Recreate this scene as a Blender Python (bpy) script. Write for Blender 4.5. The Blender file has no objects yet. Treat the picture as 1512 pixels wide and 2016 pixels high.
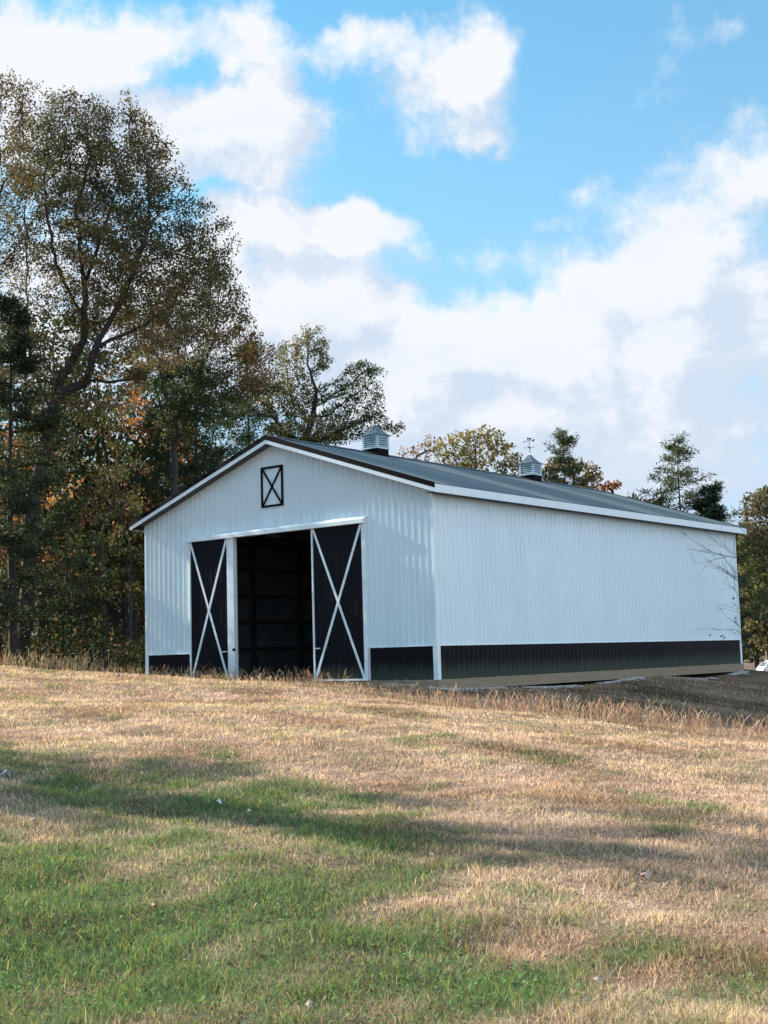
import bpy, bmesh, math, random
import numpy as np
from mathutils import Matrix, Vector
random.seed(7); RNG = np.random.default_rng(11)
C = bpy.context.scene.collection
rad = math.radians

# ------------------------------------------------------------------ camera
YAW, PITCH, ROLL = -0.6779, 0.1121, -0.0282
FPX = 2518.07
CAM = np.array([20.7552, -27.897, 0.6683])
_fw = np.array([math.sin(YAW)*math.cos(PITCH), math.cos(YAW)*math.cos(PITCH), math.sin(PITCH)])
_r0 = np.array([math.cos(YAW), -math.sin(YAW), 0.]); _u0 = np.cross(_r0, _fw)
_r = math.cos(ROLL)*_r0 + math.sin(ROLL)*_u0
_u = -math.sin(ROLL)*_r0 + math.cos(ROLL)*_u0
cd = bpy.data.cameras.new('camera'); cam = bpy.data.objects.new('camera', cd); C.objects.link(cam)
cd.sensor_fit = 'VERTICAL'; cd.sensor_height = 36; cd.lens = FPX/2016*36
cd.clip_start = 0.1; cd.clip_end = 4000
cam.matrix_world = Matrix(((_r[0], _u[0], -_fw[0], CAM[0]), (_r[1], _u[1], -_fw[1], CAM[1]), (_r[2], _u[2], -_fw[2], CAM[2]), (0, 0, 0, 1)))
bpy.context.scene.camera = cam
F2 = np.array([math.sin(YAW), math.cos(YAW)]); R2 = np.array([math.cos(YAW), -math.sin(YAW)])
def st(s, t):                       # metres ahead / to the right of where the photographer stands -> world x, y
    return CAM[0]+s*F2[0]+t*R2[0], CAM[1]+s*F2[1]+t*R2[1]
def ray(px, py): return _fw+(px-756)/FPX*_r-(py-1008)/FPX*_u
def azel(px, py):
    d = ray(px, py); d = d/np.linalg.norm(d)
    return math.atan2(d[0], d[1]), math.asin(d[2])

# ------------------------------------------------------------------ sun, sky
SUN_AZ, SUN_EL = YAW + math.atan2(-0.83, 0.56), rad(25)
sdir = Vector((math.sin(SUN_AZ)*math.cos(SUN_EL), math.cos(SUN_AZ)*math.cos(SUN_EL), math.sin(SUN_EL)))
sl = bpy.data.lights.new('sun', 'SUN'); sl.energy = 5.0; sl.angle = rad(0.6); sl.color = (1.0, 0.90, 0.78)
so = bpy.data.objects.new('sun', sl); C.objects.link(so); so.rotation_euler = sdir.to_track_quat('Z', 'Y').to_euler()
so.location = (-30, -40, 40)
vs = bpy.context.scene.view_settings
vs.view_transform = 'Standard'; vs.look = 'None'; vs.gamma = 1; vs.exposure = 1.40; vs.use_curve_mapping = False

world = bpy.data.worlds.new('World'); bpy.context.scene.world = world; world.use_nodes = True; world.cycles.sampling_method = 'MANUAL'; world.cycles.sample_map_resolution = 512
wt = world.node_tree; wt.nodes.clear()
class NT:
    """tiny helper for node trees"""
    def __init__(s, t): s.t = t
    def n(s, typ, **k):
        o = s.t.nodes.new(typ)
        for a, b in k.items(): setattr(o, a, b)
        return o
    def put(s, sock, v):
        if isinstance(v, bpy.types.NodeSocket): s.t.links.new(v, sock)
        elif v is not None: sock.default_value = v
    def m(s, op, a, b=None, c=None, clamp=False):
        o = s.n('ShaderNodeMath', operation=op); o.use_clamp = clamp
        for i, v in enumerate((a, b, c)):
            if v is not None: s.put(o.inputs[i], v)
        return o.outputs[0]
    def v(s, op, a, b=None, c=None):
        o = s.n('ShaderNodeVectorMath', operation=op)
        for i, x in enumerate((a, b, c)):
            if x is not None: s.put(o.inputs[i], x)
        return o.outputs['Value'] if op in ('DOT_PRODUCT', 'LENGTH') else o.outputs[0]
    def mix(s, f, a, b, blend='MIX'):
        o = s.n('ShaderNodeMix', data_type='RGBA', blend_type=blend)
        s.put(o.inputs[0], f); s.put(o.inputs[6], a); s.put(o.inputs[7], b); return o.outputs[2]
    def noise(s, vec, scale, detail=4, rough=.5, dist=0.):
        o = s.n('ShaderNodeTexNoise'); s.put(o.inputs['Vector'], vec)
        o.inputs['Scale'].default_value = scale; o.inputs['Detail'].default_value = detail
        o.inputs['Roughness'].default_value = rough; o.inputs['Distortion'].default_value = dist; return o
    def ramp(s, f, stops):
        o = s.n('ShaderNodeValToRGB'); s.put(o.inputs[0], f); e = o.color_ramp.elements
        while len(e) < len(stops): e.new(.5)
        for x, (p, c) in zip(e, stops): x.position = p; x.color = (*c, 1) if len(c) == 3 else c
        return o.outputs[0]
    def sstep(s, x, a, b):
        o = s.n('ShaderNodeMapRange', interpolation_type='SMOOTHSTEP'); s.put(o.inputs[0], x)
        o.inputs[1].default_value = a; o.inputs[2].default_value = b; return o.outputs[0]

# cloud banks: direction in the sky (found from where they stand in the photograph), size and weight
BL = [(300,70,210,55,.8),(130,110,110,60,.75),(500,70,80,55,.6),(420,190,230,60,.8),(180,230,160,80,.7),(560,190,90,70,.75),(300,320,240,50,.8),(540,290,110,60,.7),(30,120,60,120,.5),
      (760,70,85,45,.8),(680,110,60,35,.5),(950,95,90,70,.95),(900,170,120,60,.7),(920,270,100,35,.7),(1000,250,60,50,.5),(780,210,60,60,.4),
      (600,450,190,65,.95),(520,400,120,40,.6),(760,450,60,40,.5),(560,560,240,70,.8),(700,600,150,50,.6),(480,680,160,90,.6),
      (1390,60,65,40,.6),(1290,140,40,60,.45),(1160,360,90,32,.6),(1070,430,90,24,.5),(960,490,80,34,.45),
      (1440,290,110,60,.6),(1480,370,90,50,.75),(1340,430,120,50,.7),(1250,520,150,60,.95),(1090,570,150,55,.8),(1000,650,170,50,.75),
      (1400,530,140,60,.75),(1310,600,100,50,.8),(1470,610,100,60,.9),(1180,680,230,50,.85),(880,700,200,50,.7),(1400,700,240,50,.7),(1100,770,280,45,.7),
      (850,790,220,45,.9),(1330,810,280,50,.9),(1000,860,380,45,.8),(1300,930,280,50,.6),(650,640,260,80,.5),(780,700,200,50,.4),(1100,720,400,70,.35),(-300,200,450,280,.7),(1950,500,250,180,.7),(-200,700,380,200,.6),(1150,900,420,40,.75),(1350,960,260,30,.6),(900,830,260,40,.5),(200,620,260,220,.6),(640,760,220,70,.5)]
HOLES = [(360,140,90,30,.8),(440,385,140,18,.6),(640,160,60,40,.35),(820,330,160,30,.4),(700,230,50,80,.25),(920,390,130,60,.5),(740,360,110,40,.35),(0,60,40,60,.5),(640,20,60,40,.5),(1150,180,120,110,.5),(640,385,70,14,.3),(1000,540,90,30,.35),(1270,575,26,22,.5),(830,560,60,40,.25)]
g = bpy.data.node_groups.new('cloud_field', 'ShaderNodeTree')
g.interface.new_socket('P', in_out='INPUT', socket_type='NodeSocketVector')
g.interface.new_socket('F', in_out='OUTPUT', socket_type='NodeSocketFloat')
G = NT(g); gi = G.n('NodeGroupInput'); go = G.n('NodeGroupOutput')
P = gi.outputs[0]
w1 = G.noise(P, 9, 5, .6); warp = G.v('SCALE', G.v('SUBTRACT', w1.outputs['Color'], (.5, .5, .5))); warp.node.inputs['Scale'].default_value = .075
w2 = G.noise(P, 34, 5, .6); warp2 = G.v('SCALE', G.v('SUBTRACT', w2.outputs['Color'], (.5, .5, .5))); warp2.node.inputs['Scale'].default_value = .03
Q = G.v('ADD', G.v('ADD', P, warp), warp2)
acc = None
for lst, sg in ((BL, 1), (HOLES, -1)):
    for (x, y, rx, ry, w) in lst:
        a, e = azel(x, y)
        q = G.v('MULTIPLY', G.v('SUBTRACT', Q, (a, e, 0)), (FPX/rx/1.08, FPX/ry/1.08, 0))
        ex = G.m('POWER', 2.71828, G.m('MULTIPLY', G.v('DOT_PRODUCT', q, q), -1.0))
        acc = G.m('MULTIPLY_ADD', ex, w*sg, acc if acc is not None else 0.0)
fb = G.noise(P, 19, 8, .64)
acc = G.m('MULTIPLY_ADD', G.m('SUBTRACT', fb.outputs['Fac'], .5), 2.1, acc)
fb2 = G.noise(P, 60, 6, .6)
acc = G.m('MULTIPLY_ADD', G.m('SUBTRACT', fb2.outputs['Fac'], .5), .35, acc)
G.t.links.new(acc, go.inputs[0])
Wn = NT(wt)
tc = Wn.n('ShaderNodeTexCoord').outputs['Generated']
sep = Wn.n('ShaderNodeSeparateXYZ'); Wn.put(sep.inputs[0], tc)
az = Wn.m('ARCTAN2', sep.outputs[0], sep.outputs[1]); el = Wn.m('ARCSINE', sep.outputs[2])
cmb = Wn.n('ShaderNodeCombineXYZ'); Wn.put(cmb.inputs[0], az); Wn.put(cmb.inputs[1], el)
def fld(vec):
    o = Wn.n('ShaderNodeGroup'); o.node_tree = g; Wn.put(o.inputs[0], vec); return o.outputs[0]
f0 = fld(cmb.outputs[0]); f1 = fld(Wn.v('ADD', cmb.outputs[0], (-.026, .034, 0)))
sky = Wn.n('ShaderNodeTexSky', sky_type='NISHITA'); sky.sun_disc = False
sky.sun_elevation = SUN_EL; sky.sun_rotation = SUN_AZ; sky.air_density = 1.0; sky.dust_density = .6; sky.ozone_density = 1.6
SKYK = 0.1
skyc = Wn.mix(1.0, sky.outputs[0], (.21, .77, .86, 1), 'MULTIPLY')
elc = Wn.m('MAXIMUM', el, 0.0)
low = Wn.m('POWER', 2.71828, Wn.m('MULTIPLY', elc, -3.6))
base = Wn.mix(Wn.m('MINIMUM', Wn.m('MULTIPLY', low, 1.5), 1.0), skyc, (2.2, 2.95, 3.75, 1))
dens = Wn.sstep(f0, .16, 1.12)
lit = Wn.sstep(Wn.m('SUBTRACT', f0, f1), -.42, .42)
edge = Wn.sstep(f0, .5, 1.5)
wisp = Wn.noise(Wn.v('MULTIPLY', cmb.outputs[0], (1, 2.6, 1)), 9, 6, .6)
lit = Wn.m('MULTIPLY_ADD', Wn.m('SUBTRACT', wisp.outputs['Fac'], .5), 1.5, lit, clamp=True)
cloudc = Wn.mix(lit, (2.5, 2.9, 3.45, 1), (3.6, 3.7, 3.85, 1))
cloudc = Wn.mix(Wn.m('MULTIPLY', Wn.m('MULTIPLY', edge, low), .35), cloudc, (2.35, 2.85, 3.5, 1))
# unseen clouds opposite the sun, added and brightened to lift the shaded side wall
anti = Wn.sstep(Wn.v('DOT_PRODUCT', tc, (-sdir[0], -sdir[1], .35)), -.15, .75)
cloudc = Wn.v('SCALE', cloudc); cloudc.node.inputs['Scale'].default_value = 1
wt.links.new(Wn.m('MULTIPLY_ADD', anti, 1.2, 1.0), cloudc.node.inputs['Scale'])
dens = Wn.m('MAXIMUM', dens, Wn.m('MULTIPLY', anti, .5))
full = Wn.mix(dens, base, cloudc)
bg = Wn.n('ShaderNodeBackground'); Wn.put(bg.inputs[0], full); bg.inputs[1].default_value = SKYK
wo = Wn.n('ShaderNodeOutputWorld'); wt.links.new(bg.outputs[0], wo.inputs[0])

# ------------------------------------------------------------------ helpers
def tag(o, label=None, cat=None, group=None, kind=None):
    for k, v in (('label', label), ('category', cat), ('group', group), ('kind', kind)):
        if v: o[k] = v
    return o
def empty(name, loc, rz=0.):
    o = bpy.data.objects.new(name, None); C.objects.link(o); o.location = loc; o.rotation_euler = (0, 0, rz); o.empty_display_size = .3; return o
def link(name, me, mat, parent=None, smooth=False):
    if mat: me.materials.append(mat)
    o = bpy.data.objects.new(name, me); C.objects.link(o)
    if parent is not None: o.parent = parent
    if smooth:
        for p in me.polygons: p.use_smooth = True
    return o
class MB:
    def __init__(s): s.b = bmesh.new()
    def face(s, pts): s.b.faces.new([s.b.verts.new(p) for p in pts])
    def box(s, x0, x1, y0, y1, z0, z1):
        v = [s.b.verts.new((x, y, z)) for x in (x0, x1) for y in (y0, y1) for z in (z0, z1)]
        for f in ((0,1,3,2),(4,6,7,5),(0,4,5,1),(2,3,7,6),(0,2,6,4),(1,5,7,3)): s.b.faces.new([v[i] for i in f])
        return s
    def hexa(s, a, b):          # two quads (lists of 4 points), joined
        va = [s.b.verts.new(p) for p in a]; vb = [s.b.verts.new(p) for p in b]; n = len(va)
        s.b.faces.new(va[::-1]); s.b.faces.new(vb)
        for i in range(n): s.b.faces.new((va[i], va[(i+1) % n], vb[(i+1) % n], vb[i]))
        return s
    def bar(s, p, q, w, d, nrm):    # bar from p to q, width w in plane, depth d along nrm
        p, q, nrm = Vector(p), Vector(q), Vector(nrm).normalized(); ax = (q-p).normalized(); sd = ax.cross(nrm).normalized()*w/2; n2 = nrm*d
        s.hexa([p-sd, p+sd, p+sd+n2, p-sd+n2], [q-sd, q+sd, q+sd+n2, q-sd+n2]); return s
    def tube(s, pts, r, n=6, cap=True):
        rings = []; pts = [Vector(p) for p in pts]
        for i, p in enumerate(pts):
            t = (pts[min(i+1, len(pts)-1)]-pts[max(i-1, 0)]).normalized(); a = t.orthogonal().normalized(); b = t.cross(a)
            rr = r[i] if hasattr(r, '__len__') else r
            rings.append([s.b.verts.new(p+(a*math.cos(k*2*math.pi/n)+b*math.sin(k*2*math.pi/n))*rr) for k in range(n)])
        for A, B in zip(rings, rings[1:]):
            for k in range(n): s.b.faces.new((A[k], A[(k+1) % n], B[(k+1) % n], B[k]))
        if cap: s.b.faces.new(rings[0][::-1]); s.b.faces.new(rings[-1])
        return s
    def build(s, name, mat, parent=None, smooth=False, bevel=0.):
        bmesh.ops.recalc_face_normals(s.b, faces=s.b.faces)
        if bevel: bmesh.ops.bevel(s.b, geom=list(s.b.edges), offset=bevel, segments=1, affect='EDGES', profile=.5)
        me = bpy.data.meshes.new(name); s.b.to_mesh(me); s.b.free(); return link(name, me, mat, parent, smooth)
def mesh_np(name, V, Fq, mat, parent=None, col=None, smooth=False, domain='FACE'):
    """V (n,3); Fq (m,k) faces of k corners; col per face (m,3)"""
    me = bpy.data.meshes.new(name); m, k = Fq.shape
    me.vertices.add(len(V)); me.vertices.foreach_set('co', np.ascontiguousarray(V, dtype=np.float32).ravel())
    me.loops.add(m*k); me.loops.foreach_set('vertex_index', np.ascontiguousarray(Fq, dtype=np.int32).ravel())
    me.polygons.add(m); me.polygons.foreach_set('loop_start', np.arange(0, m*k, k, dtype=np.int32))
    try: me.polygons.foreach_set('loop_total', np.full(m, k, dtype=np.int32))
    except Exception: pass
    if smooth: me.polygons.foreach_set('use_smooth', np.ones(m, dtype=bool))
    me.update(calc_edges=True)
    if col is not None:
        a = me.color_attributes.new('Col', 'FLOAT_COLOR', 'POINT' if domain == 'POINT' else 'CORNER')
        c4 = np.ones((len(col), 4), dtype=np.float32); c4[:, :3] = col
        if domain != 'POINT': c4 = np.repeat(c4, k, axis=0)
        a.data.foreach_set('color', c4.ravel())
    return link(name, me, mat, parent)

def material(name):
    m = bpy.data.materials.new(name); m.use_nodes = True; t = m.node_tree; t.nodes.clear()
    N = NT(t); out = N.n('ShaderNodeOutputMaterial'); bs = N.n('ShaderNodeBsdfPrincipled'); t.links.new(bs.outputs[0], out.inputs[0])
    return m, N, bs, out
def obco(N): return N.n('ShaderNodeTexCoord').outputs['Object']
def simple(name, col, rough=.5, metal=0., nscale=6, namt=.15, spec=.5, bump=0., bscale=40):
    m, N, b, o = material(name); co = obco(N)
    nz = N.noise(co, nscale, 5, .6)
    c = N.mix(1.0, (*col, 1), N.ramp(nz.outputs['Fac'], [(.3, (1-namt,)*3), (.7, (1+namt*.5,)*3)]), 'MULTIPLY')
    N.put(b.inputs['Base Color'], c); b.inputs['Metallic'].default_value = metal
    b.inputs['Specular IOR Level'].default_value = spec
    N.put(b.inputs['Roughness'], N.m('MULTIPLY_ADD', nz.outputs['Fac'], .2, rough-.1))
    if bump:
        bp = N.n('ShaderNodeBump'); bp.inputs['Strength'].default_value = bump; bp.inputs['Distance'].default_value = .01
        N.put(bp.inputs['Height'], N.noise(co, bscale, 4).outputs['Fac']); N.put(b.inputs['Normal'], bp.outputs[0])
    return m

def siding(name, col, rough, grass_sheen=0., dirt=(.30, .26, .20), streak=.25, top=None, spec=.5):
    """painted sheet metal: faint panel to panel change, rain streaks and dust"""
    m, N, b, o = material(name); co = obco(N)
    s = N.n('ShaderNodeSeparateXYZ'); N.put(s.inputs[0], co)
    run = N.m('ADD', s.outputs[0], s.outputs[1])
    cv = N.n('ShaderNodeCombineXYZ'); N.put(cv.inputs[0], N.m('FLOOR', N.m('DIVIDE', run, .9144)))
    wn = N.n('ShaderNodeTexWhiteNoise', noise_dimensions='3D'); N.put(wn.inputs[0], cv.outputs[0])
    st_ = N.noise(N.v('MULTIPLY', co, (9, 9, .55)), 1.0, 5, .65)
    bl = N.noise(co, .9, 4, .6)
    f = N.m('MULTIPLY', N.sstep(st_.outputs['Fac'], .52, .75), streak)
    c = N.mix(f, (*col, 1), (*dirt, 1))
    c = N.mix(1.0, c, N.ramp(N.m('MULTIPLY_ADD', wn.outputs[0], .3, N.m('MULTIPLY', bl.outputs['Fac'], .7)), [(.2, (.90, .91, .92)), (.8, (1.04, 1.03, 1.03))]), 'MULTIPLY')
    if top is not None:                 # run-off stains that hang from the eave
        sn = N.noise(N.v('MULTIPLY', co, (6, 6, .25)), 1.0, 3, .5)
        hgt = N.m('SUBTRACT', s.outputs[2], N.m('MULTIPLY_ADD', sn.outputs['Fac'], -1.3, top))
        c = N.mix(N.m('MULTIPLY', N.sstep(hgt, .15, .55), .22), c, (.33, .36, .34, 1))
    if grass_sheen:                          # greenish reflection of the lit grass, painted into the colour near the ground
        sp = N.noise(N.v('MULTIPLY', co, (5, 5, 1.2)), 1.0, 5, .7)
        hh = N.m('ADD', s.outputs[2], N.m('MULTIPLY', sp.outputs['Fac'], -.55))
        c = N.mix(N.m('MULTIPLY', N.m('SUBTRACT', 1.0, N.sstep(hh, -.25, .30)), grass_sheen), c, (.055, .072, .058, 1))
    N.put(b.inputs['Base Color'], c)
    N.put(b.inputs['Roughness'], N.m('MULTIPLY_ADD', bl.outputs['Fac'], .2, rough-.1)); b.inputs['Specular IOR Level'].default_value = spec
    bp = N.n('ShaderNodeBump'); bp.inputs['Strength'].default_value = .25; bp.inputs['Distance'].default_value = .02
    N.put(bp.inputs['Height'], N.noise(co, 1.6, 3, .5).outputs['Fac']); N.put(b.inputs['Normal'], bp.outputs[0])
    return m
M = {}
M['white'] = siding('white_siding', (.645, .80, .86), .32, streak=.12, top=5.1)
M['trim'] = simple('white_trim', (.69, .80, .85), .35, nscale=3, namt=.08)
M['black'] = siding('black_siding', (.006, .007, .011), .38, dirt=(.03, .035, .03), streak=.08, spec=.07, grass_sheen=.75)
M['blacktrim'] = simple('black_trim', (.004, .004, .006), .5, nscale=3, namt=.2, spec=.03)
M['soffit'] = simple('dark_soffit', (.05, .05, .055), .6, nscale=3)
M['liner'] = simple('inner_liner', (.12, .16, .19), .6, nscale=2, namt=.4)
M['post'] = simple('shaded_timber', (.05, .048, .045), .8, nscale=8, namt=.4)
def roofing():
    m, N, b, o = material('charcoal_roof'); co = obco(N)
    bl = N.noise(co, .7, 5, .6)
    c = N.ramp(bl.outputs['Fac'], [(.2, (.115, .15, .16)), (.8, (.13, .165, .175))])
    N.put(b.inputs['Base Color'], c); b.inputs['Roughness'].default_value = .52; b.inputs['Metallic'].default_value = .0
    return m
M['roof'] = roofing()
def timber():
    m, N, b, o = material('treated_timber'); co = obco(N)
    a = N.noise(N.v('MULTIPLY', co, (1.2, 1.2, 30)), 1.0, 6, .7); k = N.noise(co, 2.2, 4)
    c = N.ramp(a.outputs['Fac'], [(.25, (.15, .115, .075)), (.55, (.26, .21, .145)), (.8, (.34, .285, .20))])
    c = N.mix(N.m('MULTIPLY', k.outputs['Fac'], .5), c, (.20, .18, .12, 1))
    N.put(b.inputs['Base Color'], c); b.inputs['Roughness'].default_value = .85
    return m
M['timber'] = timber()

# ------------------------------------------------------------------ terrain (one sheet; heights surveyed from the photograph)
_hz = lambda x: 1312.8-(x/1512)*42.6
def cp(px, py, s): return (s, s*(px-756)/FPX, CAM[2]-(py-_hz(px))*s/FPX)
CPTS = [(0,0,-.9),(-8,0,-.95),(0,-8,-.85),(0,8,-.95),(6,0,-.9),(6,-3,-.87),(6,3,-.93),(12,0,-.76),(20,0,-.5),
  (7,-2.4,-.86),(14,-4.2,-.52),(22,-6.6,-.05),(32,-9.6,.50),cp(0,1313,37),(50,-15,.55),(60,-18,.6),
  (15,-2.7,-.55),(25,-4.5,-.14),cp(300,1336,36),(41,-7.5,.05),(46,-10,.2),
  (30,-14,.6),(30,-25,1.0),(50,-30,1.0),(15,-12,.0),(60,-45,1.2),
  cp(560,1347,35),cp(600,1375,28),cp(756,1374,29),(34.6,0,-.12),cp(900,1362,34.2),
  cp(1000,1353.5,37.2),cp(1000,1384,33),(30,30*.0969,-.80),cp(1000,1402,27),(12,1.2,-.80),(20,2,-.66),
  cp(1250,1331,43.6),cp(1250,1385,36),(30.5,30.5*.196,-1.12),cp(1250,1424,25),(15,3,-.85),
  cp(1461,1320,50.1),cp(1512,1350,47),cp(1512,1400,38),(31,9.3,-1.5),cp(1512,1452,24),(15,4.5,-.98),(8,3,-.95),
  (60,19,-1.1),(84,26,-1.72),(84,34,-1.8),(60,30,-1.7),(40,25,-1.8),(24,16,-1.5),(10,12,-1.2),(110,30,-2.2),
  (45,5,-.35),(42,-1,-.25),(55,5,-.3),(50,-2,-.2),(58,10,-.5),(48,10,-.32),(44,6.5,-.32),(62,-8,.1),(80,-20,.3),(80,0,-.6),(110,-40,0.),(110,0,-1.5),
  (-20,0,-1),(-20,-20,-.8),(-20,20,-1.2)]
CA = np.array(CPTS)
def _tps(P_, Z_, lam=.6):
    n = len(P_); d = np.linalg.norm(P_[:, None]-P_[None], axis=2); K = np.where(d > 0, d*d*np.log(d+1e-12), 0)+lam*np.eye(n)
    A = np.zeros((n+3, n+3)); A[:n, :n] = K; A[:n, n] = 1; A[:n, n+1:] = P_; A[n, :n] = 1; A[n+1:, :n] = P_.T
    return np.linalg.solve(A, np.r_[Z_, 0, 0, 0])
_W = _tps(CA[:, :2], CA[:, 2])
_ph = RNG.uniform(0, 6.28, 24); _kd = RNG.normal(size=(24, 2)); _kd /= np.linalg.norm(_kd, axis=1)[:, None]
def bumps(s, t):
    z = np.zeros_like(s)
    for i in range(24):
        fr = .5*1.18**i; z += math.cos(_ph[i]*3)*.028/fr**.9*np.sin((s*_kd[i, 0]+t*_kd[i, 1])*fr+_ph[i])
    return z
def gz_st(s, t):
    s = np.atleast_1d(np.asarray(s, float)); t = np.atleast_1d(np.asarray(t, float)); out = np.empty(len(s))
    sc = np.clip(s, -25, 120); tc_ = np.clip(t, -50, 45)
    for i in range(0, len(s), 40000):
        a = np.stack([sc[i:i+40000], tc_[i:i+40000]], 1)
        d = np.linalg.norm(a[:, None]-CA[None, :, :2], axis=2)
        out[i:i+40000] = (d*d*np.log(d+1e-12))@_W[:-3]+_W[-3]+a@_W[-2:]
    out = np.clip(out, -2.6, 1.6)
    x, y = CAM[0]+s*F2[0]+t*R2[0], CAM[1]+s*F2[1]+t*R2[1]
    nearb = np.clip(np.minimum(np.minimum(x+12.9, 1.3-x), np.minimum(y+1.0, 20.9-y))/1.0, 0, 1)
    b = bumps(s, t)*.75*(1-nearb)
    return out+b
def xy2st(x, y): d0, d1 = x-CAM[0], y-CAM[1]; return d0*F2[0]+d1*F2[1], d0*R2[0]+d1*R2[1]
def gz(x, y):
    s, t = xy2st(x, y); return float(gz_st(s, t)[0])
def onground(px, py, s0=10.):        # point of the meadow seen along one line of sight
    d = ray(px, py); ks = np.linspace(3, 70, 1400); p = CAM+ks[:, None]*d
    s, t = xy2st(p[:, 0], p[:, 1]); h = p[:, 2]-gz_st(s, t); i = int(np.argmax(h < 0)); return s[i], t[i]

def vn(p, f, seed=0, n=10):          # smooth pseudo noise, about -1..1
    r = np.random.default_rng(100+seed); k = r.normal(size=(n, p.shape[1])); k *= (f*r.uniform(.6, 1.6, n)/np.linalg.norm(k, axis=1))[:, None]
    return np.sin(p@k.T+r.uniform(0, 6.28, n)).sum(1)/math.sqrt(n)/1.2

# where the turf is green (x, y in the photo, turned into places on the ground, radius in metres along/across, weight)
GR = []
for px, py, rs, rt, w in ((60,1500,2.2,1.6,.5),(250,1530,2.,1.6,.55),(420,1570,1.2,1.2,.6),(540,1600,1.1,1.,1.),(380,1580,1.,1.1,.6),(620,1650,.9,.8,.55),(120,1590,.9,1.3,.35),(880,1640,.8,.8,.35),
    (90,1690,.6,.5,.5),(60,1790,.9,1.,1.),(250,1770,.7,.9,.8),(330,1850,.8,.9,1.),(550,1770,.6,.8,.75),(520,1850,.6,.7,.8),(120,1900,.9,1.2,1.),(300,1960,.5,.9,.9),(560,1930,.5,.8,.75),(700,1840,.4,.4,.5),(720,1740,.5,.5,.5),
    (960,1760,.35,.5,.35),(950,1920,.4,.6,.4),(1150,1960,.3,.6,.3),(1350,1960,.35,.6,.35),(1300,1870,.3,.5,.2),(880,1960,.3,.5,.35),(200,1690,1.2,1.2,.55),(450,1690,1.2,.9,.55),(330,1640,1.,1.2,.4),(650,1720,.7,.5,.4),(1180,1680,.5,.6,.3),(150,1345,.9,.5,.6),(1000,1820,.25,.3,.5)):
    s, t = onground(px, py); GR.append((s, t, rs, rt, w))
def crest(t, s):                     # distance at which the mown slope ends and the rough begins
    return np.interp(t/np.maximum(s, 1), [-.4, -.25, -.13, 0, .097, .196, .3, .45], [60, 50, 33.5, 29.5, 27, 25.2, 24, 23])
def fields(s, t):
    p = np.stack([s, t], 1)
    gr = np.full(len(s), -.06)
    for a, b, rs, rt, w in GR: gr += w*np.exp(-((s-a)/rs)**2-((t-b)/rt)**2)
    gr = .98*(1-np.exp(-np.maximum(gr, 0)*1.0))+.5*np.clip((6.6-s)/1.2, 0, 1)*np.clip(.8-t*.25, .3, 1)+.24*vn(p, 1.6, 1)+.26*vn(p, 4.5, 2)+.20*vn(p, 12, 3)+.26*np.clip((12-s)/3.5, 0, 1)*np.clip((1.2-t)/2.2, .25, 1)+.18*np.exp(-((s-10)/3)**2-((t+3)/3)**2)
    gr = np.clip((gr-.08)/1.15, 0, .82)
    ro = np.clip((s-crest(t, s)+.8*vn(p, .8, 4))/1.6, 0, 1)
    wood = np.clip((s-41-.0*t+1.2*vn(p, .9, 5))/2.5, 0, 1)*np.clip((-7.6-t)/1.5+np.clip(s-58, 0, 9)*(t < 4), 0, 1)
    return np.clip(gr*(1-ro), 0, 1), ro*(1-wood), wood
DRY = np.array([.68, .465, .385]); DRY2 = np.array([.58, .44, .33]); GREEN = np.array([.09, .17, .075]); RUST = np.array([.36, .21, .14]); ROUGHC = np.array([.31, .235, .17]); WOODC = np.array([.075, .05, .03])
def lerp(a, b, f): return a+(b-a)*f[:, None]
def turfcol(s, t):
    g_, ro, wd = fields(s, t); p = np.stack([s, t], 1)
    c = np.tile(DRY, (len(s), 1)); c = lerp(c, DRY2, np.clip(.5+.5*vn(p, 1.1, 6), 0, 1)); c = lerp(c, RUST, np.clip(.8*vn(p, 1.7, 7)-.1, 0, .8))
    c = c*np.clip(1+.20*vn(p, 2.2, 26)+.17*vn(p, 7, 27)+.12*vn(p, 18, 28), .4, 1.5)[:, None]
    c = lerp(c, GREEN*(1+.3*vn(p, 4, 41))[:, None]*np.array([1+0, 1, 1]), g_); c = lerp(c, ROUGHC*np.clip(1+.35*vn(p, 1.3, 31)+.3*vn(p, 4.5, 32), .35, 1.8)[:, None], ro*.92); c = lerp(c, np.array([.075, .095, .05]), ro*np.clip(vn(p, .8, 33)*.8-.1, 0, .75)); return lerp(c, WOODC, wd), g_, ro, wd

def axis(segs):
    o = []
    for a, b, st_ in segs: o += list(np.arange(a, b, st_))
    return np.array(o+[segs[-1][1]])
S_ = axis([(-700,-100,60),(-100,-20,8),(-20,3,1.2),(3,16,.12),(16,45,.2),(45,62,.6),(62,120,3),(120,400,20),(400,1500,90)])
T_ = axis([(-900,-100,60),(-100,-30,6),(-30,-16,.8),(-16,-4,.22),(-4,5,.14),(5,17,.25),(17,30,.8),(30,100,6),(100,900,60)])
SS, TT = np.meshgrid(S_, T_, indexing='ij'); ss, tt = SS.ravel(), TT.ravel()
zz = gz_st(ss, tt); xx, yy = CAM[0]+ss*F2[0]+tt*R2[0], CAM[1]+ss*F2[1]+tt*R2[1]
ii = np.arange(len(S_)*len(T_)).reshape(len(S_), len(T_))
FQ = np.stack([ii[:-1, :-1], ii[1:, :-1], ii[1:, 1:], ii[:-1, 1:]], -1).reshape(-1, 4)
gc, _, _, _ = turfcol(ss, tt)
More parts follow.
